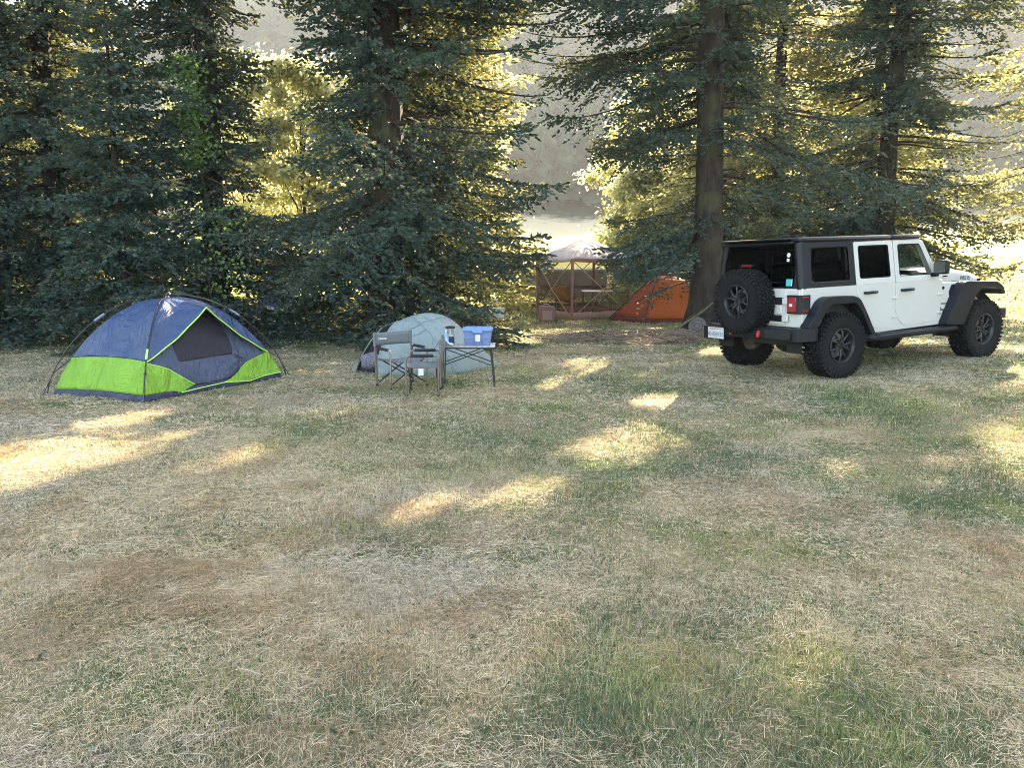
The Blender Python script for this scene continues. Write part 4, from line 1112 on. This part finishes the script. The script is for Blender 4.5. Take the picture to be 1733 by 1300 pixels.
MB().lathe([(0, -.03), (.03, -.02), (.035, .0), (.02, .02), (0, .025)], (0, 0, 1.20), 'Z', 10).build('hub', POLE, tent)
MB().tube([(0, 0, 1.22), (-.02, -.05, 1.14), (-.03, -.14, 1.08)], .006, 5).tube([(0, 0, 1.21), (.02, -.02, 1.15)], .012, 5).build('hub_cord', CORD, tent)
lg = patch('logo_patch', mat('pale_logo_print', (.55, .68, .70), .5, var=.3, scale=30), tN, tR_, .235, .30, itp([.235, .30], [.085, .10]), itp([.235, .25, .30], [.2, .205, .15]), tent, .010, nu=4, nv=4)

# ------------------------------------------------------------------ small pale blue tent
PALE = fabric('pale_blue_tent_cloth', (.30, .35, .355), trans=.22, rough=.55, wr=.6, wscale=3)
KHAKI = fabric('pale_olive_tent_cloth', (.30, .32, .25), trans=.3, rough=.6, wr=.3)
INNER = fabric('dark_inner_mesh', (.018, .016, .02), trans=.05)
t2 = thing('small_tent', 'small pale blue backpacking tent with dark open doorway', 'tent', (-1.2, 11.5, float(height(-1.2, 11.5)) - .01))
o2 = np.array([-1.2, 11.5])
sF = np.array([0, .12, .27, .45, .62, .74, .86, 1.0])
Fp = np.array([(-2.43, 11.30), (-2.31, 11.22), (-1.96, 10.92), (-1.45, 10.90), (-1.02, 10.95), (-.80, 11.06), (-.50, 11.45), (-.20, 12.05)])
sT = np.array([0, .12, .27, .40, .52, .66, .78, .90, 1.0])
Tp = np.array([(-2.43, 11.30, .0), (-1.93, 11.5, .68), (-1.72, 11.55, .755), (-1.53, 11.6, .825), (-1.23, 11.6, .885), (-.96, 11.62, .82), (-.72, 11.7, .60), (-.45, 11.85, .25), (-.20, 12.05, .0)])
Kp = np.array([(-2.43, 11.30), (-2.15, 12.0), (-1.9, 12.3), (-1.5, 12.4), (-1.1, 12.42), (-.8, 12.4), (-.45, 12.3), (-.20, 12.05)])
def ip(s, S_, A_): return np.array([np.interp(s, S_, A_[:, k]) for k in range(A_.shape[1])])
def smooth_ip(s, S_, A_):
    w_ = [-.05, -.025, 0, .025, .05]
    if s < .13 or s > .93: return ip(s, S_, A_)
    return sum(ip(min(1, max(.12, s + q)), S_, A_) for q in w_) / 5
def half(s, base, n=16, inset=0, p=.85):
    T_ = smooth_ip(s, sT, Tp); B_ = smooth_ip(s, sF, base)
    T3 = Vector((T_[0] - o2[0], T_[1] - o2[1], T_[2] * (1 - inset))); B3 = Vector((B_[0] - o2[0], B_[1] - o2[1], 0))
    B3 = B3.lerp(Vector((T3.x, T3.y, 0)), inset)
    out_ = []
    for k in range(n + 1):
        ph = PI / 2 * k / n
        q = B3.lerp(T3, 1 - math.cos(ph) * 1.0); q.z = T3.z * math.sin(ph) ** p + .006 * math.sin(14 * s + 9 * ph)
        st_ = .75 * max(0, 1 - s / .3) + .22; q2 = B3.lerp(T3, k / n); q = q.lerp(q2, min(1, st_)); q.z += .007 * math.sin(31 * s + 4 * ph) * math.sin(2 * ph)
        out_.append(q)
    return out_
rows = lambda s0, s1, base, n, **k: [half(s0 + (s1 - s0) * i / n, base, **k) for i in range(n + 1)]
MB().grid(rows(.27, 1, Fp, 36)).build('front_fly', PALE, t2, smooth=60, solid=.003)
MB().grid(rows(0, 1, Kp, 40)).build('back_fly', PALE, t2, smooth=60, solid=.003)
MB().grid(rows(0, .115, Fp, 8)).build('door_flap', KHAKI, t2, smooth=60, solid=.003)
MB().grid(rows(.10, .95, Fp, 24, inset=.10)).build('inner_mesh', INNER, t2, smooth=60)
gs = [tuple(q - o2) for q in [ip(s, sF, Fp) for s in np.linspace(0, 1, 20)]] + [tuple(q - o2) for q in [ip(s, sF, Kp) for s in np.linspace(1, 0, 20)]]
MB().prism([(x * .97, y * .97) for x, y in gs[:-1]], -.0, .035, 'XY').build('groundsheet', NAVY, t2)
def seam(pts, r=.005, nm='seam', m=None):
    q = []
    for (s0, k0), (s1, k1) in zip(pts[:-1], pts[1:]):
        for i in range(8):
            t = i / 8; h = half(s0 + (s1 - s0) * t, Fp, n=32); q.append(h[int(round(k0 + (k1 - k0) * t))] + Vector((0, -.008, .006)))
    MB().tube(q, r, 5).build(nm, m or PALE, t2, smooth=60)
SEAM = mat('seam_tape', (.21, .275, .29), .6)
seam([(.40, 31), (.52, 18), (.66, 7), (.74, 0)], m=SEAM); seam([(.30, 16), (.45, 20), (.60, 27), (.66, 31)], m=SEAM); seam([(.52, 18), (.36, 12)], m=SEAM)
MB().tube([half(.27, Fp)[k] for k in range(17)], .010, 6).build('door_edge', SEAM, t2, smooth=60)
MB().tube([half(.115, Fp)[k] for k in range(17)], .008, 6).build('door_edge', KHAKI, t2, smooth=60)
MB().tube([(-1.10, -.35, 0), (-1.02, -.30, .30)], .008, 5).build('flap_stake', POLE, t2)
for x, y in ((-1.25, -.22), (-.76, -.60), (.42, -.46), (1.02, .56)):
    MB().tube([(x, y, .05), (x - .03 * (1 if x < 0 else -1), y - .03, -.03)], .005, 5).build('tent_peg', POLE, t2)
# bedding inside the doorway
bl_ = MB(); P = []
rsb = np.random.RandomState(2)
for i in range(15):
    th = PI * i / 14 
    P.append([(.26 * math.sin(th) * math.cos(f) * (1 + .12 * math.sin(3 * f + i)), .15 * math.sin(th) * math.sin(f) * (1 + .1 * math.sin(4 * f)), .14 + .135 * math.cos(th) * (1 + .1 * math.sin(2 * f + 1))) for f in [2 * PI * k / 22 for k in range(22)]])
bl_.grid(P, wrap=True)
bm_, nt, b_, out = new_mat('patterned_grey_blanket'); tc = N(nt, 'ShaderNodeTexCoord'); vo = N(nt, 'ShaderNodeTexVoronoi', Scale=28); nt.links.new(tc.outputs['Object'], vo.inputs[0])
r_ = ramp(nt, [(.2, (.05, .045, .07)), (.45, (.22, .19, .24)), (.7, (.10, .09, .13))], vo.outputs[0]); nt.links.new(r_.outputs[0], b_.inputs['Base Color']); b_.inputs['Roughness'].default_value = .9
bo = bl_.build('rolled_blanket', bm_, smooth=60); bo.location = (-1.98, 11.20, float(height(-2, 11.2)) + .03)
tag(bo, 'rolled grey patterned blanket lying in the small tent doorway', 'blanket')

# ------------------------------------------------------------------ director chairs
ALU = mat('brown_grey_aluminium_tube', (.20, .165, .155), .38, metal=.55, var=.2)
GRILLC = mat('charcoal_chair_cloth', (.14, .15, .16), .75, var=.15, scale=20, bump=.15, bscale=180)
PADM = mat('black_foam_pad', (.015, .015, .018), .8)
DKBAR = mat('black_steel_bar', (.02, .02, .024), .45)
WHT = mat('white_print', (.7, .72, .72), .6)
def make_chair(label, W=.54, loc=(0, 0, 0), rz=0):
    t = thing('camp_chair', label, 'camp chair', loc, rz, 'grey folding director chairs')
    h = W / 2; A_ = .515
    for s in (-1, 1):
        f = MB()
        f.tube([(s * h, -.21, 0), (s * h, -.21, A_ - .05), (s * h, -.195, A_ - .015), (s * h, -.16, A_), (s * h, .13, A_), (s * h, .165, A_ - .015), (s * h, .18, A_ - .05), (s * h, .18, 0)], .0125, 8)
        sf = f.build('side_frame', ALU, t, smooth=60)
        MB().tube([(s * h, -.15, A_), (s * h, .12, A_)], .021, 8).build('arm_pad', PADM, sf, smooth=60, bevel=.004)
        for y in (-.21, .18): MB().lathe([(0, -.002), (.017, 0), (.017, .03), (.0, .032)], (s * h, y, 0), 'Z', 8).build('foot_cap', PADM, sf)
        MB().tube([(s * (h + .002), .205, .16), (s * (h + .002), .205, .40), (s * (h + .004), .215, .70)], .011, 8).build('back_post', ALU, t, smooth=60)
        MB().tube([(s * (h - .03), -.20, .37), (s * (h - .03), .18, .36)], .011, 6).build('seat_rail', ALU, t, smooth=60)
    for y in (-.185, .155):
        x = MB().tube([(-h + .03, y, .37), (h - .01, y + .012, .06)], .009, 6)
        x.tube([(h - .03, y, .37), (-h + .01, y - .012, .06)], .009, 6)
        x.build('cross_brace', DKBAR, t, smooth=60)
    P = [[(x, y, .372 - .028 * (1 - (x / (h - .03)) ** 2)) for x in np.linspace(-h + .025, h - .025, 9)] for y in np.linspace(-.21, .17, 7)]
    MB().grid(P).build('seat', GRILLC, t, smooth=60, solid=.008)
    P = [[(x, .222 + .030 * (1 - (x / h) ** 2), z) for x in np.linspace(-h - .012, h + .012, 11)] for z in np.linspace(.535, .705, 5)]
    bk = MB().grid(P).build('backrest', GRILLC, t, smooth=60, solid=.010)
    for s in (-1, 1): MB().tube([(s * (h + .004), .215, .53), (s * (h + .004), .216, .71)], .019, 8).build('sleeve', GRILLC, bk, smooth=60)
    return t
za = float(height(-1.48, 10.11))
ca = make_chair('charcoal camp chair with its wide backrest towards the pale tent doorway', loc=(-1.47, 10.10, za), rz=R(37))
bk = [c for c in ca.children if c.name.startswith('backrest')][0]
text('Coleman', .042, WHT, bk, frame((-.155, .225, .625), (1, .03, 0), (0, 0, 1)), bold=.001)
zb = float(height(-1.09, 9.52))
cb = make_chair('charcoal camp chair seen from its side with a white tag under its seat', W=.52, loc=(-1.09, 9.53, zb), rz=R(-88))
seat_b = [c for c in cb.children if c.name.startswith('seat') and 'rail' not in c.name][0]
cyb = MB().box((.262, -.03, .315), (.003, .062, .085)).build('care_tag', mat('white_paper_tag', (.62, .66, .66), .7, var=.15, scale=40), seat_b)
if 0: pass

# ------------------------------------------------------------------ camp table and what stands on it
TBX, TBY = -.585, 10.10; zt = float(height(TBX, TBY))
tb = thing('folding_table', 'low roll-top camp table with thin crossed black legs', 'table', (TBX, TBY, zt))
SLAT = mat('silver_table_slats', (.52, .54, .58), .4, metal=.3, var=.15, scale=14)
x0, x1, y0, y1, zt_ = -.355, .365, -.20, .19, .545
tp = MB()
for k in range(9):
    w_ = (x1 - x0) / 9
    tp.box((x0 + (k + .5) * w_, 0, zt_), (w_ - .006, y1 - y0, .014))
tpo = tp.build('table_top', SLAT, tb, bevel=.003)
MB().box((0, y0 + .02, zt_ - .018), (.70, .02, .02)).box((0, y1 - .02, zt_ - .018), (.70, .02, .02)).build('top_rail', DKBAR, tpo)
for sx, fx in ((x0 + .05, -.02), (x1 - .06, .05)):
    for y in (y0 + .03, y1 - .03):
        lgm = MB().tube([(sx, y, zt_ - .02), (sx + fx, y - .01, 0)], .010, 7)
        lg_ = lgm.build('leg', DKBAR, tb, smooth=60)
        MB().lathe([(0, 0), (.015, .0), (.015, .025), (0, .026)], (sx + fx, y - .01, 0), 'Z', 8).build('foot', PADM, lg_)
for y in (y0 + .03, y1 - .03):
    MB().tube([(x0 + .07, y, zt_ - .03), (x1 - .05, y, .30)], .0075, 6).tube([(x1 - .10, y, zt_ - .03), (x0 + .05, y, .30)], .0075, 6).build('cross_brace', DKBAR, tb, smooth=60)
ztop_ = zt + zt_ + .0075
# tote
TOTE = mat('blue_translucent_tote', (.21, .27, .50), .35, var=.12, scale=5, trans=.35); TLID = mat('blue_tote_lid', (.17, .29, .62), .35, var=.08)
to = thing('storage_tote', 'blue plastic storage tote with lid on the camp table', 'storage box', (-.45, 10.09, ztop_))
def rr2(w_, d_, r_): return rrect(-w_ / 2, w_ / 2, -d_ / 2, d_ / 2, r_, 4)
lo_, hi_ = rr2(.33, .23, .03), rr2(.375, .27, .035)
bx_ = MB().add([(x, y, 0) for x, y in lo_] + [(x, y, .20) for x, y in hi_], [tuple(range(15, -1, -1))] + [(i, (i + 1) % 16, 16 + (i + 1) % 16, 16 + i) for i in range(16)])
tbody = bx_.build('box', TOTE, to, smooth=40, solid=.004)
for x in (-.062, .062): MB().box((x, -.130, .095), (.010, .016, .17), Matrix.Rotation(R(-5), 3, 'X')).build('rib', TOTE, tbody, bevel=.003)
MB().box((0, -.127, .09), (.32, .006, .006)).build('rib', TOTE, tbody)
lid = MB().prism(rr2(.40, .295, .04), .192, .222, 'XY'); lid.prism(rr2(.34, .235, .03), .222, .232, 'XY'); lid.box((0, -.146, .185), (.13, .012, .035))
lo2 = lid.build('lid', TLID, to, bevel=.006)
MB().box((.005, -.131, .105), (.062, .004, .095), Matrix.Rotation(R(-5.5), 3, 'X')).build('paper_label', mat('pale_printed_label', (.62, .68, .60), .6, var=.35, scale=55), tbody)
# lantern-like press jug
ja = thing('coffee_press', 'clear coffee press with black lid and dark blue lower half on the camp table', 'coffee press', (-.815, 10.13, ztop_))
MB().lathe([(0, 0), (.052, 0), (.054, .004), (.054, .10), (.050, .105), (0, .105)], (0, 0, 0), 'Z', 20).build('base', mat('navy_jug_base', (.025, .04, .10), .4, var=.2), ja)
MB().lathe([(.048, .10), (.048, .215)], (0, 0, 0), 'Z', 20).build('jug', glass_mat('jug_glass', (.86, .88, .88)), ja, smooth=60)
MB().lathe([(0, .13), (.012, .13), (.012, .215)], (0, 0, 0), 'Z', 10).lathe([(0, .105), (.046, .105), (.046, .125), (0, .135)], (0, 0, 0), 'Z', 16).build('plunger', mat('cream_plunger', (.7, .62, .5), .4), ja)
MB().lathe([(0, .213), (.062, .213), (.066, .218), (.066, .233), (.05, .240), (0, .242)], (0, 0, 0), 'Z', 20).build('lid', PADM, ja)
wb = thing('water_bottle', 'clear blue plastic water bottle beside the coffee press', 'bottle', (-.865, 10.06, ztop_))
MB().lathe([(0, 0), (.030, 0), (.033, .006), (.031, .03), (.033, .045), (.031, .06), (.033, .085), (.033, .11), (.026, .14), (.013, .165), (.012, .178)], (0, 0, 0), 'Z', 16).build('bottle_body', mat('pale_blue_plastic', (.38, .55, .72), .15, var=.15, trans=.4), wb, smooth=60)
MB().lathe([(.0335, .06), (.0335, .105)], (0, 0, 0), 'Z', 16).build('wrapper', mat('blue_white_wrapper', (.30, .45, .72), .4, var=.4, scale=40), wb, smooth=60)
MB().lathe([(0, .193), (.014, .193), (.015, .178), (.0, .177)], (0, 0, 0), 'Z', 12).build('cap', WHT, wb)
P = []
for i in range(13):
    t_ = i / 12; 
    P.append([(-.10 + .24 * t_ + .012 * math.sin(5 * q), -.10 + .20 * q, .012 + .085 * math.sin(PI * min(1, t_ * 1.15)) ** 1.3 * (1 - .35 * q) - .10 * max(0, .35 - t_) ) for q in np.linspace(0, 1, 9)])
pm_, nt, b_, out = new_mat('printed_leaflet'); tc = N(nt, 'ShaderNodeTexCoord'); no = N(nt, 'ShaderNodeTexNoise', Scale=9, Detail=2); nt.links.new(tc.outputs['Object'], no.inputs[0])
r_ = ramp(nt, [(.35, (.72, .72, .74)), (.5, (.72, .48, .50)), (.6, (.74, .72, .66)), (.7, (.35, .55, .68))], no.outputs[0]); nt.links.new(r_.outputs[0], b_.inputs['Base Color']); b_.inputs['Roughness'].default_value = .5
pa = MB().grid(P).build('leaflet', pm_, smooth=60, solid=.002); pa.location = (-.90, 9.90, ztop_ + .02); 
tag(pa, 'curled pink and white leaflet on the camp table edge', 'leaflet')

# ------------------------------------------------------------------ screen shelter
ROOFC = fabric('pinkish_shelter_roof', (.70, .60, .62), trans=.3, wr=.25, wscale=2); RUST = fabric('rust_shelter_cloth', (.40, .20, .15), trans=.25, wscale=4)
SKIRT = fabric('dusty_pink_skirt', (.52, .31, .25), trans=.3, wscale=4)
def screen_mat():
    m, nt, b, out = new_mat('fine_dark_screen'); b.inputs['Base Color'].default_value = (.075, .04, .03, 1); b.inputs['Roughness'].default_value = .9
    tr = N(nt, 'ShaderNodeBsdfTransparent'); mx = N(nt, 'ShaderNodeMixShader', Fac=.5)
    nt.links.new(tr.outputs[0], mx.inputs[1]); nt.links.new(b.outputs[0], mx.inputs[2]); nt.links.new(mx.outputs[0], out.inputs['Surface']); return m
SCREEN = screen_mat()
zs = float(height(2.1, 22.2))
sh = thing('screen_shelter', 'pinkish roofed screen shelter with crossed rust coloured poles', 'shelter', (2.1, 22.2, zs))
c4 = [Vector((-.47, -1.2, 0)), Vector((1.25, -.28, 0)), Vector((.37, 1.30, 0)), Vector((-1.37, .38, 0))]
HS = 1.55 - zs - .02; pk = Vector((-.0, .05, 2.05 - zs))
for k in range(4):
    p, q = c4[k], c4[(k + 1) % 4]
    P = []
    for i in range(13):
        u = i / 12; e = p.lerp(q, u); e.z = HS - .03 * math.sin(PI * u)
        P.append([e.lerp(pk, v) + Vector((0, 0, .05 * math.sin(PI * v) + .008 * math.sin(20 * u + 7 * v))) for v in [j / 12 for j in range(13)]])
    rfo = MB().grid(P).build('roof_panel', ROOFC, sh, smooth=60, solid=.004)
    P = [[p.lerp(q, u) * 1.012 + Vector((0, 0, HS + .01 - .03 * math.sin(PI * u) - .10 * v)) for v in (0, .5, 1)] for u in [i / 12 for i in range(13)]]
    MB().grid(P).build('valance', RUST if k != 3 else ROOFC, rfo, smooth=60, solid=.004)
    P = [[p.lerp(q, u) + Vector((0, 0, .17 + (HS - .22) * v)) for v in (0, 1)] for u in (0, 1)]
    wl = MB().grid(P).build('screen_wall', SCREEN, sh)
    P = [[p.lerp(q, u) * (1.01 + .02 * math.sin(11 * u)) + Vector((0, 0, -.02 + .21 * v)) for v in (0, .5, 1)] for u in [i / 16 for i in range(17)]]
    MB().grid(P).build('skirt', SKIRT, wl, smooth=60, solid=.004)
    n_ = Vector((q.y - p.y, p.x - q.x, 0)).normalized() * .02
    mid = p.lerp(q, .5) + n_ * 4 + Vector((0, 0, HS * .48))
    br = MB()
    for c_, z in ((p, .03), (p, HS - .06), (q, .03), (q, HS - .06)): br.tube([c_ + n_ + Vector((0, 0, z)), mid], .014, 6)
    br.build('cross_pole', mat('tan_hub_pole', (.42, .26, .18), .5) if k == 0 else bpy.data.materials['tan_hub_pole'], wl)
    MB().tube([p + Vector((0, 0, -.02)), p + Vector((0, 0, HS))], .045, 6).build('corner_sleeve', RUST, sh)
# hexagon mark with a Y on the roof panel towards the camera
ctr = (c4[0] + c4[1]) / 2; ctr.z = HS; up_ = (pk - ctr); nrm = (c4[1] - c4[0]).cross(up_).normalized()
xd = (c4[1] - c4[0]).normalized(); yd = up_.normalized(); oc = ctr + up_ * .48 + nrm * .075 - xd * .05
def P2(x, y): return oc + xd * x + yd * y + nrm * .0
hx = [P2(.17 * math.cos(R(60 * k)), .20 * math.sin(R(60 * k))) for k in range(7)]
MB().tube(hx, .007, 4).tube([P2(0, -.10), P2(0, 0), P2(.08, .07)], .008, 4).tube([P2(0, 0), P2(-.08, .07)], .008, 4).build('roof_mark', mat('grey_roof_print', (.16, .13, .14), .7), sh)
# a chair, a table seen through the screens
def camp_seat(name, label, loc, rz, cl, frame_m):
    t = thing(name, label, 'camp chair', loc, rz)
    for s in (-1, 1):
        MB().tube([(s * .25, -.22, 0), (s * .25, .20, .42), (s * .26, .30, .88)], .012, 6).tube([(s * .25, .22, 0), (s * .25, -.20, .42), (s * .25, -.22, .58), (s * .25, .22, .60)], .012, 6).build('frame', frame_m, t)
    P = [[(x, y, .40 - .05 * (1 - (x / .25) ** 2)) for x in np.linspace(-.25, .25, 7)] for y in np.linspace(-.22, .2, 5)]
    MB().grid(P).build('seat', cl, t, smooth=60, solid=.01)
    P = [[(x, .2 + .12 * v + .03 * (1 - (x / .25) ** 2), .42 + .46 * v) for x in np.linspace(-.26, .26, 7)] for v in np.linspace(0, 1, 6)]
    MB().grid(P).build('backrest', cl, t, smooth=60, solid=.01)
    return t
YEL = fabric('yellow_chair_cloth', (.55, .30, .03), trans=.3); NVC = fabric('navy_chair_cloth', (.045, .06, .22), trans=.15); MAR = fabric('maroon_cloth', (.16, .05, .08), trans=.15)
camp_seat('camp_chair', 'yellow camp chair inside the screen shelter', (1.55, 22.15, zs), 2.6, YEL, ALU)
tt_ = thing('camp_table', 'small pale table inside the screen shelter', 'table', (2.45, 22.3, zs))
MB().box((0, 0, .70), (.9, .55, .03)).build('table_top', WHT, tt_, bevel=.006)
for x in (-.4, .4):
    for y in (-.22, .22): MB().tube([(x, y, .69), (x, y, 0)], .015, 6).build('leg', ALU, tt_)
hb = thing('fabric_bin', 'dusty pink fabric bin standing at the left corner of the shelter', 'bin', (.92, 20.6, float(height(.9, 20.6))), .05)
MB().prism([(-.20, 0), (.20, 0), (.225, .40), (-.215, .42)], -.14, .14).build('bin_body', fabric('dusty_pink_cloth', (.34, .17, .16), trans=.2), hb, bevel=.025, seg=3)
MB().prism([(-.12, .05), (.13, .05), (.13, .29), (-.12, .29)], -.150, -.142).build('front_pocket', fabric('pale_pink_pocket', (.48, .30, .27), trans=.2), hb, bevel=.003)
MB().tube([(-.08, 0, .40), (-.06, 0, .46), (.06, 0, .46), (.08, 0, .40)], .010, 6).build('handle', CORD, hb)
# folding chair with a sun shade left of the shelter
zc0 = float(height(-.8, 20.8))
fc_ = camp_seat('camp_chair', 'navy and maroon camp chair with small sun shade among the low boughs', (-.65, 20.8, zc0 + .18), R(75), NVC, ALU)
P = [[(x, -.05 + .55 * v, .98 + .10 * math.sin(PI * v) - .06 * (x / .3) ** 2) for x in np.linspace(-.3, .3, 7)] for v in np.linspace(0, 1, 8)]
MB().grid(P).build('sun_shade', MAR, fc_, smooth=60, solid=.012)
MB().tube([(-.26, .30, .86), (-.28, .3, 1.03)], .011, 6).tube([(.26, .30, .86), (.28, .3, 1.03)], .011, 6).build('shade_pole', ALU, fc_)
MB().box((-.27, 0, .61), (.06, .5, .03)).box((.27, 0, .61), (.06, .5, .03)).build('arm_rest', mat('tan_arm_rest', (.5, .34, .22), .6), fc_, bevel=.01)
pw = thing('white_bucket', 'white bucket beside the navy and maroon chair', 'bucket', (-.36, 20.5, zc0 + .10))
MB().lathe([(0, 0), (.13, 0), (.165, .24), (.172, .245), (.172, .26), (.155, .26), (.12, .02), (0, .02)], (0, 0, 0), 'Z', 20).build('pail', WHT, pw)
MB().tube([(.17 * math.cos(a), .02, .24 + .14 * math.sin(a)) for a in [PI * k / 10 for k in range(11)]], .005, 5).build('handle', DKBAR, pw)
# ------------------------------------------------------------------ orange tent
ORG = fabric('lit_orange_cloth', (.74, .19, .05), trans=.45, wr=.3, wscale=3); ORD = fabric('unlit_orange_cloth', (.50, .11, .05), trans=.4, wr=.3); TUBC = fabric('dark_red_floor', (.16, .03, .02), trans=.1)  # sunlight put into the near wall's brighter orange; other walls a darker copy
zo = float(height(3.8, 20.2))
ot = thing('orange_tent', 'bright orange tent half hidden behind the reddish spruce trunk', 'tent', (3.8, 20.3, zo))
b4 = [Vector((-1.15, .55, 0)), Vector((-.42, -.62, 0)), Vector((.92, -.60, 0)), Vector((1.05, 1.1, 0)), Vector((-.3, 1.5, 0))]
t4 = [Vector((-.02, .45, 1.14)), Vector((-.02, .02, 1.08)), Vector((.78, -.02, 1.03)), Vector((.72, .55, 1.10)), Vector((.3, .7, 1.16))]
for k in range(5):
    p, q, pt, qt = b4[k], b4[(k + 1) % 5], t4[k], t4[(k + 1) % 5]
    P = [[p.lerp(q, u).lerp(pt.lerp(qt, u), v) + Vector((0, 0, .015 * math.sin(PI * u) * math.sin(9 * v))) for v in [.10 + .9 * j / 12 for j in range(13)]] for u in [i / 14 for i in range(15)]]
    wa = MB().grid(P).build('tent_wall', ORG if k == 1 else ORD, ot, smooth=60, solid=.004)
    P = [[p.lerp(q, u).lerp(pt.lerp(qt, u), v) * 1.004 for v in (-.02, .05, .11)] for u in [i / 14 for i in range(15)]]
    MB().grid(P).build('floor_band', TUBC, wa, smooth=60, solid=.004)
    MB().tube([p * 1.02, p.lerp(pt, .5) * 1.03, pt * 1.01], .012, 6).build('pole', POLE, ot, smooth=60)
MB().add([tuple(v) for v in t4], [(0, 1, 2, 3, 4)]).build('roof', ORD, ot, solid=.004)
p, q, pt, qt = b4[1], b4[2], t4[1], t4[2]
P = [[p.lerp(q, u).lerp(pt.lerp(qt, u), v) + Vector((0, -.012, .004)) for v in (.80, .83)] for u in (.10, .2, .3, .40, .5)]
MB().grid(P).build('printed_stripe', mat('dark_print_on_orange', (.12, .03, .03), .7), ot)
MB().tube([Vector((.92, -.60, .02)) * 1.01, Vector((.80, -.04, 1.03))], .012, 6).build('pale_seam', CORD, ot)
MB().tube([(-.02, .02, 1.08), (-.40, -1.2, .35), (-.62, -1.9, -.02)], .005, 5).build('guy_line', POLE, ot)
# ------------------------------------------------------------------ far things glimpsed through the boughs
BEI = mat('beige_trailer_skin', (.50, .44, .34), .4, var=.08)
tz = float(height(1.8, 27))
tr_ = thing('pop_up_trailer', 'low beige camper trailer with a dark stripe behind the shelter', 'trailer', (1.75, 27, tz))
MB().prism(round_poly([(-1.45, .28), (-1.45, 1.0), (-1.36, 1.12), (1.36, 1.12), (1.45, 1.0), (1.45, .28)], .05), -.9, .9).build('body', BEI, tr_, bevel=.03)
MB().box((0, -.905, .62), (2.86, .012, .10)).build('dark_stripe', DKBAR, tr_)
MB().box((0, 0, 1.16), (2.95, 1.85, .09)).build('roof', WHT, tr_, bevel=.03)
MB().tube([(-1.45, 0, .35), (-2.1, 0, .40)], .04, 8).build('tow_bar', DKBAR, tr_)
for s in (-1, 1): MB().lathe([(0, -.09), (.16, -.09), (.26, -.10), (.29, -.06), (.29, .06), (.26, .10), (0, .09)], (.1, s * .86, .29), 'Y', 24).build('wheel', RUB, tr_)
cz = float(height(-7.8, 22))
cp = thing('pop_up_canopy', 'pale blue pop-up canopy glimpsed above the dome tent through the boughs', 'canopy', (-7.6, 22.3, cz))
PBL = fabric('pale_blue_canopy', (.42, .55, .75), trans=.3)
for k in range(4):
    a_ = [(-.9, -.9), (.9, -.9), (.9, .9), (-.9, .9)]; p = Vector((*a_[k], 1.72 - cz)); q = Vector((*a_[(k + 1) % 4], 1.72 - cz)); pk_ = Vector((0, 0, 2.2 - cz))
    P = [[p.lerp(q, u).lerp(pk_, v) for v in [j / 8 for j in range(9)]] for u in [i / 8 for i in range(9)]]
    ro_ = MB().grid(P).build('roof_panel', PBL, cp, smooth=60, solid=.004)
    MB().grid([[p.lerp(q, u) + Vector((0, 0, -.2 * v)) for v in (0, 1)] for u in (0, .5, 1)]).build('valance', PBL, ro_, solid=.004)
    MB().tube([p, (p.x, p.y, -.05)], .02, 6).build('leg', ALU, cp)
camp_seat('camp_chair', 'blue camp chair glimpsed through the boughs right of the dome tent', (-6.3, 20.0, float(height(-6.3, 20))), 0.3, fabric('bright_blue_cloth', (.06, .12, .45), trans=.2), ALU)
# ------------------------------------------------------------------ morning haze
if HAZE:
    hm = bpy.data.materials.new('haze_air'); hm.use_nodes = True; nt = hm.node_tree
    nt.nodes.remove(nt.nodes['Principled BSDF'])
    pv = N(nt, 'ShaderNodeVolumePrincipled'); pv.inputs['Color'].default_value = (.80, .86, 1.0, 1); pv.inputs['Density'].default_value = HAZE; pv.inputs['Anisotropy'].default_value = .25
    nt.links.new(pv.outputs[0], nt.nodes['Material Output'].inputs['Volume'])
    zmax = float(max(Z.max() + 25, 60))
    hz = MB().box((0, 190, (zmax - 3) / 2), (900, 560, zmax + 3)).build('haze', hm, smooth=0)
    tag(hz, kind='stuff')
scene.cycles.volume_step_rate = 4; scene.cycles.volume_max_steps = 64
scene.cycles.max_bounces = 8; scene.cycles.transparent_max_bounces = 12; scene.cycles.volume_bounces = 1
scene.cycles.diffuse_bounces = 3; scene.cycles.glossy_bounces = 3; scene.cycles.transmission_bounces = 6
scene.cycles.use_denoising = DENOISE
scene.cycles.denoising_prefilter = 'NONE'
scene.cycles.filter_width = 1.0; scene.cycles.sample_clamp_indirect = 4
